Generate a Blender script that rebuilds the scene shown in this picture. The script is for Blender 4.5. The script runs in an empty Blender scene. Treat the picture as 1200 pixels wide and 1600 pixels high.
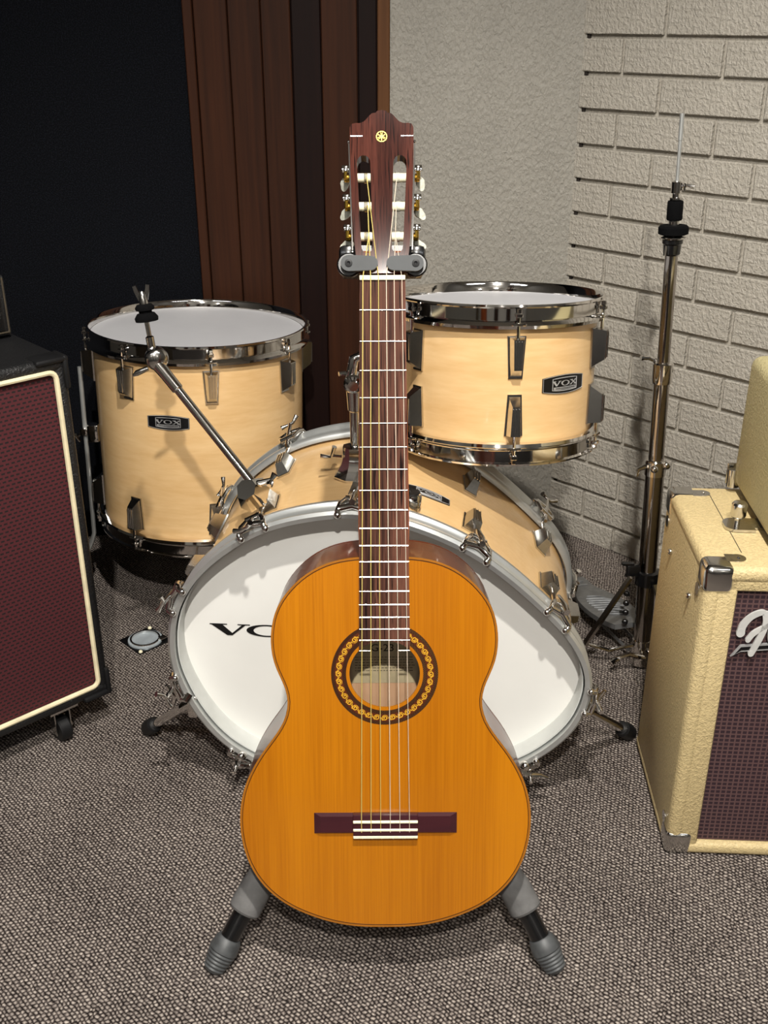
import bpy, bmesh, math, random
from mathutils import Vector, Matrix
from mathutils.geometry import tessellate_polygon
PI = math.pi; R = math.radians
random.seed(4)
col = bpy.context.scene.collection
S = bpy.context.scene

# ------------------------------------------------------------ camera, world, lights, exposure
cd = bpy.data.cameras.new('camera'); cam = bpy.data.objects.new('camera', cd); col.objects.link(cam)
cd.sensor_fit = 'VERTICAL'; cd.sensor_height = 32.0; cd.lens = 32.0 * 1640 / 1600; cd.clip_start = .02
cam.location = (0, 0, 1.12); cam.rotation_euler = (R(90 - 25.3), 0, 0); S.camera = cam
W = bpy.data.worlds.new('world'); S.world = W; W.use_nodes = True
W.node_tree.nodes['Background'].inputs[0].default_value = (1.0, .93, .85, 1)
W.node_tree.nodes['Background'].inputs[1].default_value = .05

def lamp(name, kind, loc, target, power, color=(1, 1, 1), size=.05, spot=70, blend=.4, sy=None):
    l = bpy.data.lights.new(name, kind); l.energy = power; l.color = color
    if kind == 'SPOT':
        l.spot_size = R(spot); l.spot_blend = blend; l.shadow_soft_size = size
    elif kind == 'AREA':
        l.shape = 'RECTANGLE'; l.size = size; l.size_y = sy or size
    else: l.shadow_soft_size = size
    o = bpy.data.objects.new(name, l); col.objects.link(o); o.location = loc
    o.rotation_euler = (Vector(target) - Vector(loc)).to_track_quat('-Z', 'Y').to_euler(); return o
lamp('track_spot', 'SPOT', (.03, -.76, 2.45), (.12, 1.6, .5), 250, (1, .955, .885), .03, 62, .7)
lamp('overhead_spot', 'SPOT', (.12, .30, 2.50), (.1, 1.0, 0), 235, (1, .955, .885), .03, 92, .6)
lamp('rear_track_spot', 'SPOT', (0, -3.0, 2.55), (.05, 1.7, .4), 32, (1, .94, .86), .06, 40, .6)
for lx, ly in ((-1.6, -3.1), (1.7, -3.1), (0, -2.2)):
    lamp('room_lamp', 'POINT', (lx, ly, 2.2), (0, 0, 0), 12, (1, .96, .9), .12)  # added fill points behind the camera, brightening the room that the chrome reflects
lamp('ceiling_panel', 'AREA', (1.4, -.7, 2.6), (1.4, -.7, 0), 11, (.95, .97, 1), 1.2, sy=.3)  # pair of added area fills overhead, also giving the chrome its highlights
lamp('ceiling_panel', 'AREA', (-1.4, -.7, 2.6), (-1.4, -.7, 0), 11, (.95, .97, 1), 1.2, sy=.3)
S.view_settings.view_transform = 'Standard'; S.view_settings.look = 'None'
S.view_settings.exposure = -0.07; S.view_settings.gamma = 1.0
try: S.view_settings.use_curve_mapping = False
except Exception: pass

# ------------------------------------------------------------ materials
def lin(c):
    return tuple((x / 255 / 12.92 if x / 255 <= .04045 else ((x / 255 + .055) / 1.055) ** 2.4) for x in c)
class NT:
    def __init__(s, name):
        s.m = bpy.data.materials.new(name); s.m.use_nodes = True; s.t = s.m.node_tree; s.n = s.t.nodes; s.b = s.n['Principled BSDF']
    def new(s, ty, **kw):
        n = s.n.new(ty)
        for k, v in kw.items():
            if k in n.inputs.keys() if hasattr(n.inputs, 'keys') else False: s.put(n.inputs[k], v)
            else: setattr(n, k, v)
        return n
    def put(s, sock, v):
        if isinstance(v, bpy.types.NodeSocket): s.t.links.new(v, sock)
        else:
            try: sock.default_value = v
            except Exception: sock.default_value = tuple(v) + (1,)
    def math(s, op, a, b=None, c=None):
        n = s.n.new('ShaderNodeMath'); n.operation = op; s.put(n.inputs[0], a)
        if b is not None: s.put(n.inputs[1], b)
        if c is not None: s.put(n.inputs[2], c)
        return n.outputs[0]
    def coord(s, scale=(1, 1, 1), rot=(0, 0, 0), loc=(0, 0, 0), kind='Object'):
        tc = s.n.new('ShaderNodeTexCoord'); mp = s.n.new('ShaderNodeMapping')
        s.t.links.new(tc.outputs[kind], mp.inputs[0]); mp.inputs['Scale'].default_value = scale
        mp.inputs['Rotation'].default_value = rot; mp.inputs['Location'].default_value = loc; return mp.outputs[0]
    def noise(s, vec, scale=5, detail=3, rough=.5, dist=0):
        n = s.n.new('ShaderNodeTexNoise'); s.t.links.new(vec, n.inputs['Vector']); n.inputs['Scale'].default_value = scale
        n.inputs['Detail'].default_value = detail; n.inputs['Roughness'].default_value = rough; n.inputs['Distortion'].default_value = dist
        return n.outputs[0]
    def ramp(s, fac, stops):
        n = s.n.new('ShaderNodeValToRGB'); s.put(n.inputs[0], fac); e = n.color_ramp.elements
        while len(e) < len(stops): e.new(.5)
        for i, (p, c) in enumerate(stops): e[i].position = p; e[i].color = tuple(c) + (1,)
        return n.outputs[0]
    def mix(s, fac, a, b):
        n = s.n.new('ShaderNodeMix'); n.data_type = 'RGBA'; s.put(n.inputs[0], fac)
        for k, v in ((6, a), (7, b)):
            if isinstance(v, bpy.types.NodeSocket): s.t.links.new(v, n.inputs[k])
            else: n.inputs[k].default_value = tuple(v) + (1,)
        return n.outputs[2]
    def bump(s, h, strength=.3, dist=.001):
        n = s.n.new('ShaderNodeBump'); s.put(n.inputs['Height'], h); n.inputs['Strength'].default_value = strength
        n.inputs['Distance'].default_value = dist; s.t.links.new(n.outputs[0], s.b.inputs['Normal'])
    def fin(s, base=None, rough=.5, metal=0, coat=0, coat_rough=.05, spec=None):
        if base is not None: s.put(s.b.inputs['Base Color'], base)
        s.put(s.b.inputs['Roughness'], rough); s.b.inputs['Metallic'].default_value = metal
        s.b.inputs['Coat Weight'].default_value = coat; s.b.inputs['Coat Roughness'].default_value = coat_rough
        if spec is not None: s.b.inputs['Specular IOR Level'].default_value = spec
        return s.m
def simple(name, rgb, rough=.5, metal=0, coat=0, bump=None, var=.12, vs=40, spec=None):
    t = NT(name); v = t.coord(); n = t.noise(v, vs, 3)
    c = lin(rgb); t.fin(t.ramp(n, [(.3, [x * (1 - var) for x in c]), (.7, [min(1, x * (1 + var)) for x in c])]), rough, metal, coat, spec=spec)
    if bump: t.bump(t.noise(v, bump[0], 4), bump[1], bump[2])
    return t.m
M = {}
M['chrome'] = simple('chrome', (225, 222, 218), .07, 1, var=.03)
M['nickel'] = simple('brushed_nickel', (205, 203, 199), .17, 1, var=.05, vs=200)
M['hoop_steel'] = simple('grey_steel', (206, 208, 206), .34, .75, var=.05)
M['brass'] = simple('brass', (205, 165, 70), .22, 1)
M['black_rubber'] = simple('black_rubber', (20, 20, 21), .5, bump=(300, .2, .0004), spec=.3)
M['grey_foam'] = simple('grey_foam', (98, 97, 96), .85, bump=(500, .3, .0005), vs=60, var=.2)
M['foot_rubber'] = simple('worn_foot_rubber', (72, 74, 75), .5, vs=60, var=.35)
M['arm_rubber'] = simple('rubber_arm', (66, 68, 69), .5, spec=.25)
M['black_paint'] = simple('black_paint', (14, 14, 15), .25, coat=.3)
M['black_felt'] = simple('black_felt', (10, 10, 11), .95, bump=(600, .8, .001), spec=.08)
M['head_white'] = simple('drum_head_film', (236, 235, 230), .38, var=.02, vs=12)
M['head_top'] = simple('coated_drum_head', (184, 184, 187), .5, var=.03, vs=12)
M['inner_hoop'] = simple('hoop_inner_enamel', (196, 198, 194), .35, var=.05)
M['black_print'] = simple('black_print', (12, 12, 14), .35)
M['silver_print'] = simple('silver_print', (205, 205, 205), .35, .6)
M['bone'] = simple('bone', (240, 232, 200), .35, vs=300)
M['cream_piping'] = simple('cream_piping', (226, 214, 178), .5)
M['pearl'] = simple('pearl', (205, 205, 190), .3, coat=.5, vs=300, var=.2)
M['grey_cast'] = simple('grey_cast_metal', (140, 141, 142), .36, .75, vs=80, var=.15)
M['bronze_tube'] = simple('dark_chrome', (172, 166, 160), .12, 1, var=.05)
M['paper'] = simple('aged_paper', (190, 175, 140), .8, vs=60)
M['ink'] = simple('ink', (40, 30, 22), .8)
M['gold_ink'] = simple('gold_emblem', (238, 214, 40), .35, .1)
M['amp_edge'] = simple('amp_edge_gold', (62, 54, 42), .5)

def wood(name, dark, light, axis, fine=420, broad=14, rough=.3, coat=.6, stretch=.03, contrast=(.3, .7), bump=0, pore=0):
    t = NT(name); sc = [1, 1, 1]; sc[axis] = stretch
    v = t.coord(tuple(sc)); a = t.noise(v, fine, 3, .6); b = t.noise(v, broad, 3, .5, .4)
    m = t.math('ADD', t.math('MULTIPLY', a, .45), t.math('MULTIPLY', b, .55))
    c = t.ramp(m, [(contrast[0], lin(dark)), (contrast[1], lin(light))])
    if pore:
        p = t.noise(v, fine * 1.6, 2); c = t.mix(t.ramp(p, [(.34, (1, 1, 1)), (.44, (0, 0, 0))]), c, [x * .4 for x in lin(dark)])
    t.fin(c, rough, 0, coat, spec=.5 if coat > .2 else .26 if rough < .2 else .12)
    if bump: t.bump(a, bump, .0005)
    return t.m
M['maple'] = wood('lacquered_maple', (214, 172, 116), (232, 196, 142), 0, 120, 9, .3, .5, .12, (.3, .72))
M['maple_round'] = wood('lacquered_maple_shell', (216, 175, 120), (233, 198, 146), 2, 20, 4, .3, .5, 6, (.35, .7))
M['spruce'] = wood('amber_cedar_top', (160, 92, 3), (184, 113, 8), 1, 520, 10, .3, .35, .012, (.38, .62))
M['ribs'] = wood('rosewood_sides', (66, 24, 10), (112, 50, 24), 0, 200, 20, .3, .4, .05)
M['rosewood'] = wood('rosewood_board', (40, 23, 20), (108, 70, 56), 1, 330, 60, .5, 0, .03, (.36, .66), pore=1)
M['head_rosewood'] = wood('headstock_rosewood', (38, 16, 12), (80, 42, 33), 1, 330, 50, .10, .0, .04, (.36, .66), pore=1)
M['bridge_rosewood'] = wood('bridge_rosewood', (48, 18, 26), (64, 26, 32), 0, 200, 30, .3, .3, .05)
M['mahogany'] = wood('mahogany', (120, 60, 34), (150, 84, 48), 1, 300, 30, .6, 0, .04)
M['inside_wood'] = wood('unfinished_back_wood', (196, 150, 112), (226, 186, 150), 1, 300, 60, .7, 0, .03)
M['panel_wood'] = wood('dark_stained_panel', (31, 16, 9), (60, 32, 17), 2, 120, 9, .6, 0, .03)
M['panel_dark'] = wood('darker_stained_panel', (12, 5, 4), (26, 11, 8), 2, 120, 9, .6, 0, .03)  # darker brown for the backing and the two recessed boards
M['panel_trim'] = wood('brown_edge_trim', (66, 42, 24), (92, 60, 36), 2, 120, 9, .6, 0, .03)

def painted(name, rgb, k=1.0, stretch=.6):
    t = NT(name); v = t.coord((1, 1, stretch)); c = lin(rgb)
    a = t.noise(v, 150, 3, .55, .35); b = t.noise(v, 12, 3)
    t.fin(t.ramp(b, [(.3, [x * .92 for x in c]), (.7, c)]), .62)
    t.bump(t.ramp(a, [(.40, (0, 0, 0)), (.70, (1, 1, 1))]), .55 * k, .0035); return t.m
M['stucco'] = painted('stippled_grey_stucco', (144, 140, 131), 1.0)
M['brick'] = painted('painted_brick', (170, 164, 153), 1, .8)
M['mortar'] = painted('painted_mortar', (166, 160, 149), .7)
M['ceiling_paint'] = simple('ceiling_paint', (205, 202, 196), .9)
M['void'] = simple('dark_gap', (30, 22, 18), .9)
def fabric_black():
    t = NT('black_fabric_wall'); v = t.coord(); n = t.noise(v, 420, 3)
    t.fin(t.ramp(n, [(.45, lin((6, 7, 10))), (.8, lin((26, 28, 35)))]), .95, spec=.1); t.bump(n, .5, .001); return t.m
M['fabric_black'] = fabric_black()
def carpet():
    t = NT('loop_carpet'); v = t.coord()
    w = t.noise(v, 60, 2); sx = t.n.new('ShaderNodeSeparateXYZ'); t.t.links.new(v, sx.inputs[0])
    x = t.math('ADD', sx.outputs[0], t.math('MULTIPLY', w, .006)); y = t.math('ADD', sx.outputs[1], t.math('MULTIPLY', w, .008))
    row = t.math('FLOOR', t.math('DIVIDE', y, .0052))
    par = t.math('MULTIPLY', t.math('MODULO', t.math('ABSOLUTE', row), 2), .5)
    a = t.math('ABSOLUTE', t.math('SINE', t.math('MULTIPLY', y, PI / .0052)))
    b = t.math('ABSOLUTE', t.math('SINE', t.math('MULTIPLY', t.math('ADD', t.math('DIVIDE', x, .0064), par), PI)))
    h = t.math('MULTIPLY', t.math('POWER', a, .8), t.math('POWER', b, .6))
    cell = t.noise(v, 190, 2); big = t.noise(v, 5, 3)
    f = t.math('ADD', t.math('MULTIPLY', h, .62), t.math('MULTIPLY', t.math('SUBTRACT', cell, .5), .9))
    f = t.math('ADD', f, t.math('MULTIPLY', t.math('SUBTRACT', big, .5), .25))
    c = t.ramp(f, [(.06, lin((34, 29, 27))), (.40, lin((110, 101, 96))), (.85, lin((200, 189, 178)))])
    t.fin(c, .95, spec=.1); t.bump(h, .8, .002); return t.m
M['carpet'] = carpet()
def tolex(name, rgb, rough=.5, sc=260, st=.6, var=.12):
    t = NT(name); v = t.coord(); a = t.noise(v, sc, 3, .6, .6); b = t.noise(v, 7, 4); c = lin(rgb)
    t.fin(t.mix(t.ramp(a, [(.4, (1, 1, 1)), (.6, (0, 0, 0))]), t.ramp(b, [(.3, [x * (1 - var) for x in c]), (.7, c)]), [x * .8 for x in c]), rough)
    t.bump(a, min(1, st * 1.5), .0022); return t.m
M['tolex_black'] = tolex('black_vinyl_covering', (26, 26, 27), .42, 300, .5)
M['tolex_cream'] = tolex('cream_vinyl_covering', (214, 192, 142), .5)
M['tolex_olive'] = tolex('aged_blond_vinyl_covering', (196, 184, 138), .5)
def grille(name, px, pz, base, dark, light, dash):
    t = NT(name); v = t.coord(); s = t.n.new('ShaderNodeSeparateXYZ'); t.t.links.new(v, s.inputs[0])
    row = t.math('FLOOR', t.math('DIVIDE', s.outputs[2], pz)); par = t.math('MULTIPLY', t.math('MODULO', t.math('ABSOLUTE', row), 2), .5 if dash else 0)
    fx = t.math('FRACT', t.math('ADD', t.math('DIVIDE', s.outputs[0], px), t.math('ADD', par, 50)))
    fz = t.math('FRACT', t.math('ADD', t.math('DIVIDE', s.outputs[2], pz), 50))
    n = t.noise(v, 900, 2)
    if dash: k = t.math('MULTIPLY', t.math('LESS_THAN', fx, .62), t.math('LESS_THAN', fz, .42))
    else: k = t.math('MULTIPLY', t.math('GREATER_THAN', fx, .28), t.math('GREATER_THAN', fz, .34))
    nb = t.mix(n, base, light)
    t.fin(t.mix(k, nb, dark), .75); t.bump(t.math('SUBTRACT', 1.0, k), .7, .0012); return t.m
M['grille_red'] = grille('oxblood_grille_cloth', .0088, .0066, lin((62, 15, 22)), lin((20, 8, 11)), lin((84, 27, 33)), True)
M['grille_brown'] = grille('wine_grille_cloth', .0076, .0070, lin((74, 45, 50)), lin((42, 22, 30)), lin((100, 76, 72)), False)
def rosette_mat():
    return simple('rosette_dark', (52, 26, 12), .35)
M['rosette'] = rosette_mat(); M['rosette_gold'] = simple('rosette_gold', (214, 160, 44), .35)

# ------------------------------------------------------------ mesh helpers
class MB:
    def __init__(s): s.v = []; s.f = []
    def add(s, vs, fs, m=None):
        k = len(s.v); s.v += [tuple(m @ Vector(p)) if m else tuple(p) for p in vs]; s.f += [tuple(k + i for i in f) for f in fs]; return s
    def box(s, c, d, bev=0, m=None, seg=2):
        bm = bmesh.new(); bmesh.ops.create_cube(bm, size=1)
        for v in bm.verts: v.co = Vector((v.co.x * d[0], v.co.y * d[1], v.co.z * d[2])) + Vector(c)
        if bev: bmesh.ops.bevel(bm, geom=list(bm.edges), offset=bev, segments=seg, affect='EDGES', profile=.5)
        bm.verts.index_update(); vs = [v.co.copy() for v in bm.verts]; fs = [[v.index for v in f.verts] for f in bm.faces]; bm.free()
        return s.add(vs, fs, m)
    def tube(s, pts, r, seg=14, cap=True, closed=False, flat=1):
        pts = [Vector(p) for p in pts]; n = len(pts); rs = r if isinstance(r, (list, tuple)) else [r] * n
        vs = []; fs = []; up = None
        for i, p in enumerate(pts):
            a = pts[(i - 1) % n] if (i or closed) else p; b = pts[(i + 1) % n] if (i < n - 1 or closed) else p
            t = (b - a).normalized() if (b - a).length > 1e-9 else Vector((0, 0, 1))
            if up is None:
                up = Vector((0, 0, 1)) if abs(t.z) < .9 else Vector((0, 1, 0))
            u = (up - t * up.dot(t)).normalized(); w = t.cross(u); up = u
            for k in range(seg):
                g = 2 * PI * k / seg; vs.append(p + rs[i] * (math.cos(g) * u * flat + math.sin(g) * w))
        for i in range(n if closed else n - 1):
            j = (i + 1) % n
            for k in range(seg): fs.append((i * seg + k, i * seg + (k + 1) % seg, j * seg + (k + 1) % seg, j * seg + k))
        if cap and not closed: fs += [tuple(range(seg))[::-1], tuple((n - 1) * seg + k for k in range(seg))]
        return s.add(vs, fs)
    def lathe(s, prof, m=None, seg=32, closed=False):
        vs = []; fs = []; n = len(prof)
        for r, z in prof:
            for k in range(seg): g = 2 * PI * k / seg; vs.append((r * math.cos(g), r * math.sin(g), z))
        for i in range(n if closed else n - 1):
            j = (i + 1) % n
            for k in range(seg): fs.append((i * seg + k, i * seg + (k + 1) % seg, j * seg + (k + 1) % seg, j * seg + k))
        if not closed:
            if prof[0][0] > 1e-6: fs.append(tuple(range(seg))[::-1])
            if prof[-1][0] > 1e-6: fs.append(tuple((n - 1) * seg + k for k in range(seg)))
        return s.add(vs, fs, m)
    def rod(s, a, b, prof, seg=20):
        "lathe along a->b; prof = (radius, fraction or metres from a)"
        a = Vector(a); b = Vector(b); q = (b - a).normalized().to_track_quat('Z', 'Y').to_matrix().to_4x4()
        return s.lathe(prof, Matrix.Translation(a) @ q, seg)
    def prism(s, loops, z0, z1, m=None, taper=None):
        "loops[0] outer, others holes, in xy"
        flat = [p for l in loops for p in l]; n = len(flat)
        tri = tessellate_polygon([[Vector((p[0], p[1], 0)) for p in l] for l in loops])
        top = taper or flat
        vs = [(p[0], p[1], z0) for p in flat] + [(p[0], p[1], z1) for p in top]
        fs = []
        for t in tri:
            a, b, c = [Vector(flat[i]) for i in t]
            if (b - a).cross(c - a) < 0: t = t[::-1]
            fs.append(tuple(i + n for i in t)); fs.append(tuple(t[::-1]))
        k = 0
        for li, l in enumerate(loops):
            ar = sum(l[i][0] * l[(i + 1) % len(l)][1] - l[(i + 1) % len(l)][0] * l[i][1] for i in range(len(l)))
            ccw = (ar > 0) == (li == 0)
            for i in range(len(l)):
                j = (i + 1) % len(l); q = (k + i, k + j, n + k + j, n + k + i); fs.append(q if ccw else q[::-1])
            k += len(l)
        return s.add(vs, fs, m)
    def sphere(s, c, r, m=None, seg=16):
        pr = [(max(0, r * math.sin(PI * i / 10)), -r * math.cos(PI * i / 10)) for i in range(11)]; pr[0] = (1e-7, -r); pr[-1] = (1e-7, r)
        return s.lathe(pr, (m or Matrix()) @ Matrix.Translation(Vector(c)), seg)
    def build(s, name, mat, parent=None, sharp=32, smooth=True, kind=None, label=None):
        me = bpy.data.meshes.new(name); me.from_pydata(s.v, [], s.f); me.validate(); me.update()
        if smooth:
            me.shade_smooth(); me.set_sharp_from_angle(angle=R(sharp))
        me.materials.append(M[mat] if isinstance(mat, str) else mat)
        o = bpy.data.objects.new(name, me); col.objects.link(o)
        if parent: o.parent = parent
        if kind: o['kind'] = kind
        if label: o['label'] = label
        return o
def thing(name, label, cat, loc=(0, 0, 0), rot=(0, 0, 0), group=None, mat=None):
    o = bpy.data.objects.new(name, None); col.objects.link(o); o.empty_display_size = .05
    if mat: o.matrix_world = mat
    else: o.location = loc; o.rotation_euler = rot
    o['label'] = label; o['category'] = cat
    if group: o['group'] = group
    return o
def struct(o): o['kind'] = 'structure'; return o
def shared(src, name, parent, mat, m):
    o = bpy.data.objects.new(name, src.data); col.objects.link(o); o.parent = parent; o.matrix_local = m; return o
def catmull(pts, n=4, closed=True):
    out = []; L = len(pts)
    for i in range(L if closed else L - 1):
        if closed: p = [Vector(pts[(i + k - 1) % L]) for k in range(4)]
        else: p = [Vector(pts[min(max(i + k - 1, 0), L - 1)]) for k in range(4)]
        for j in range(n):
            t = j / n
            out.append(.5 * ((2 * p[1]) + (p[2] - p[0]) * t + (2 * p[0] - 5 * p[1] + 4 * p[2] - p[3]) * t * t + (3 * p[1] - p[0] - 3 * p[2] + p[3]) * t ** 3))
    if not closed: out.append(Vector(pts[-1]))
    return out
def along(a, b, t): return Vector(a) * (1 - t) + Vector(b) * t
def frame(o, x, y, z):
    m = Matrix((x, y, z)).transposed().to_4x4(); m.translation = Vector(o); return m
def circ(cx, cy, r, n=48, a0=0, a1=2 * PI, end=False):
    k = n if not end else n - 1
    return [(cx + r * math.cos(a0 + (a1 - a0) * i / k), cy + r * math.sin(a0 + (a1 - a0) * i / k)) for i in range(n)]

# wide-set serif letters V O X in a unit box (height 1), as lists of loops
def vox_letters(w=2.1, gap=.12, which='VOX'):
    out = []
    x = 0
    V = [(-.05, 1), (-.05, .93), (.08, .92), (.42 * w, 0), (.55 * w, 0), (.90 * w, .92), (w + .05, .93), (w + .05, 1), (.70 * w, 1), (.70 * w, .93), (.81 * w, .92), (.55 * w, .20), (.31 * w, .92), (.43 * w, .93), (.43 * w, 1)]
    X = [(0, 1), (0, .93), (.10 * w, .92), (.42 * w, .50), (.06 * w, .08), (-.03 * w, .07), (-.03 * w, 0), (.30 * w, 0), (.30 * w, .07), (.18 * w, .08), (.47 * w, .42), (.70 * w, .08), (.58 * w, .07), (.58 * w, 0), (1.0 * w, 0), (1.0 * w, .07), (.92 * w, .08), (.58 * w, .54), (.86 * w, .92), (.97 * w, .93), (.97 * w, 1), (.66 * w, 1), (.66 * w, .93), (.75 * w, .92), (.53 * w, .62), (.32 * w, .92), (.42 * w, .93), (.42 * w, 1)]
    for ch in which:
        if ch == 'V': out.append([[(p[0] + x, p[1]) for p in V]])
        if ch == 'X': out.append([[(p[0] + x, p[1]) for p in X]])
        if ch == 'O':
            o = [(x + w / 2 + w * .52 * math.cos(g), .5 + .53 * math.sin(g)) for g in [2 * PI * i / 36 for i in range(36)]]
            i_ = [(x + w / 2 + w * .34 * math.cos(g), .5 + .43 * math.sin(g)) for g in [2 * PI * i / 36 for i in range(36)]]
            out.append([o, i_])
        x += w + gap
    return out, x - gap

def text_mesh(name, s, size, mat, parent, m, ext=.0002, sx=1, shear=0):
    c = bpy.data.curves.new(name, 'FONT'); c.body = s; c.size = size; c.extrude = ext; c.align_x = 'CENTER'; c.align_y = 'CENTER'; c.shear = shear
    t = bpy.data.objects.new(name + '_c', c); col.objects.link(t); bpy.context.view_layer.update()
    me = bpy.data.meshes.new_from_object(t.evaluated_get(bpy.context.evaluated_depsgraph_get())); bpy.data.objects.remove(t)
    me.name = name; me.materials.clear(); me.materials.append(M[mat]); o = bpy.data.objects.new(name, me); col.objects.link(o); o.parent = parent
    o.matrix_local = m @ Matrix.Diagonal((sx, 1, 1, 1)); return o

# ============================================================ SETTING
CX, CY = .395, 2.285                     # the room corner
# floor: slab below with carpet tiles laid on it, aligned with the brick wall
fl = struct(MB().box((.2, 1, -.03), (6, 6.4, .04)).build('floor', 'void'))
tile = None
for i in range(-7, 8):
    for j in range(-7, 8):
        x = CX + (i + .36) * .5 * .7071 + (j + .12) * .5 * .7071; y = CY - (i + .36) * .5 * .7071 + (j + .12) * .5 * .7071
        if not (-2.2 < x < 2.4 and -.6 < y < 2.9): continue
        m = Matrix.Translation((x, y, -.01)) @ Matrix.Rotation(R(-45), 4, 'Z')
        if tile is None:
            tile = MB().box((0, 0, 0), (.4996, .4996, .02), .0006, seg=1).build('carpet_tile', 'carpet', fl); tile.matrix_local = m
        else: shared(tile, 'carpet_tile', fl, None, m)
# stucco wall behind, from the wood panelling to the corner
wb = struct(MB().box(((.012 + CX) / 2 + .02, CY + .05, 1.3), (CX - .012 + .04, .1, 2.6)).build('wall_back', 'stucco'))
# brick wall, running from the corner towards the viewer at 45 degrees
d = Vector((.7071, -.7071, 0)); nrm = Vector((-.7071, -.7071, 0))
mw = frame((CX, CY, 0), d, -nrm, Vector((0, 0, 1)))   # local x along wall, y into the wall
wr = struct(MB().box((.9, .0605, 1.3), (1.96, .1, 2.6)).build('wall_right', 'mortar')); wr.matrix_world = mw
ch = .0683
bmesh_cache = {}
def brick(x0, x1, z0, zh, first):
    key = (round(x1 - x0, 3), first, round(zh, 3), random.randint(0, 2))
    if key not in bmesh_cache:
        L = x1 - x0; rr = random.Random(len(bmesh_cache)); b = MB(); nx = max(3, int(L / .03)); g = .0014
        vs = []; fs = []
        for iz, zz in enumerate((0, 1)):
            for ix in range(nx + 1):
                jx = 0 if ix in (0, nx) else rr.uniform(-.001, .001)
                vs.append((ix * L / nx + jx + (g if ix == 0 else -g if ix == nx else 0), .0006 * rr.random(), (g if zz == 0 else zh - g) + rr.uniform(-.0006, .0006)))
        for iz, zz in enumerate((0, 1)):
            for ix in range(nx + 1): vs.append((ix * L / nx, .002, 0 if zz == 0 else zh))
        for iz, zz in enumerate((0, 1)):
            for ix in range(nx + 1): vs.append((ix * L / nx, .03, 0 if zz == 0 else zh))
        w = nx + 1
        for ix in range(nx): fs.append((ix, ix + 1, w + ix + 1, w + ix))
        lo = [ix for ix in range(w)] + [w + ix for ix in range(w - 1, -1, -1)]
        for r_ in (0, 2 * w):
            for a in range(len(lo)):
                c_ = lo[a]; e = lo[(a + 1) % len(lo)]; fs.append((r_ + c_, r_ + 2 * w + c_, r_ + 2 * w + e, r_ + e))
        bmesh_cache[key] = b.add(vs, fs).build('brick', 'brick', wr, smooth=False); o = bmesh_cache[key]
    else:
        o = bpy.data.objects.new('brick', bmesh_cache[key].data); col.objects.link(o); o.parent = wr
    o.location = (x0, random.uniform(-.001, .0015), z0)
for j in range(-1, 36):
    z = .1277 + ch * j + .005; x = 0; n = 0; half = j % 2
    if j == -1: z = .003 + .0594 + .002
    while x < 1.4:
        L = (.090 if half else .178) if n == 0 else .2057
        brick(x, x + L, z - .001, ch - .0084, n == 0); x += L + .0088; n += 1
x = 0; n = 0
while x < 1.4:
    L = .178 if n == 0 else .2057; brick(x, x + L, 0.001, .053, n == 0); x += L + .0088; n += 1
for j in range(0, 36):                   # dark open ends of the bed joints at the corner
    mbx = MB().box((.007, .008, .1277 + ch * j), (.011, .005, .007)); o = mbx.build('joint_gap', 'void', wr)
# wood panelling
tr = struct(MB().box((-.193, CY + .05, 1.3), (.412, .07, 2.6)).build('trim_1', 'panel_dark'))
xb = [-.396, -.375, -.308, -.243, -.184, -.125, -.0526, -.0138, .012]
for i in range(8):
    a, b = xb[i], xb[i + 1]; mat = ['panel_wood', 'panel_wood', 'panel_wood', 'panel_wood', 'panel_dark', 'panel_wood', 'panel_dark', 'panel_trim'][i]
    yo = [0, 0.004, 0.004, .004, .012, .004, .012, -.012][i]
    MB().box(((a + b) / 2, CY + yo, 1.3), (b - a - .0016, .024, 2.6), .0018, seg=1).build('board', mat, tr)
# black fabric wall on the left
p0 = Vector((-.392, CY + .01, 0)); p1 = Vector((-2.2, CY - .35, 0)); dd = (p1 - p0).normalized(); L = (p1 - p0).length
wl = struct(MB().box((L / 2, -.03, 1.3), (L, .06, 2.6)).build('wall_left', 'fabric_black')); wl.matrix_world = frame(p0, dd, Vector((dd.y, -dd.x, 0)) * -1 if False else Vector((-dd.y, dd.x, 0)), Vector((0, 0, 1)))

struct(MB().box((.2, -.8, 2.65), (6, 7.2, .06)).build('ceiling', 'ceiling_paint'))
struct(MB().box((.2, -4.05, 1.3), (6, .1, 2.6)).build('wall_front', 'ceiling_paint'))
struct(MB().box((-2.5, -1.2, 1.3), (.1, 6.3, 2.6)).build('wall_left_side', 'stucco'))
struct(MB().box((2.6, -1.2, 1.3), (.1, 5.7, 2.6)).build('wall_right_side', 'stucco'))
for k in range(4): MB().box((-1.9 + k * 1.25, -3.985, 1.05), (.42, .03, 2.1), .004, seg=1).build('panel', 'panel_wood', bpy.data.objects['wall_front'])  # dark panels added out of view to break up the chrome reflections
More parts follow.
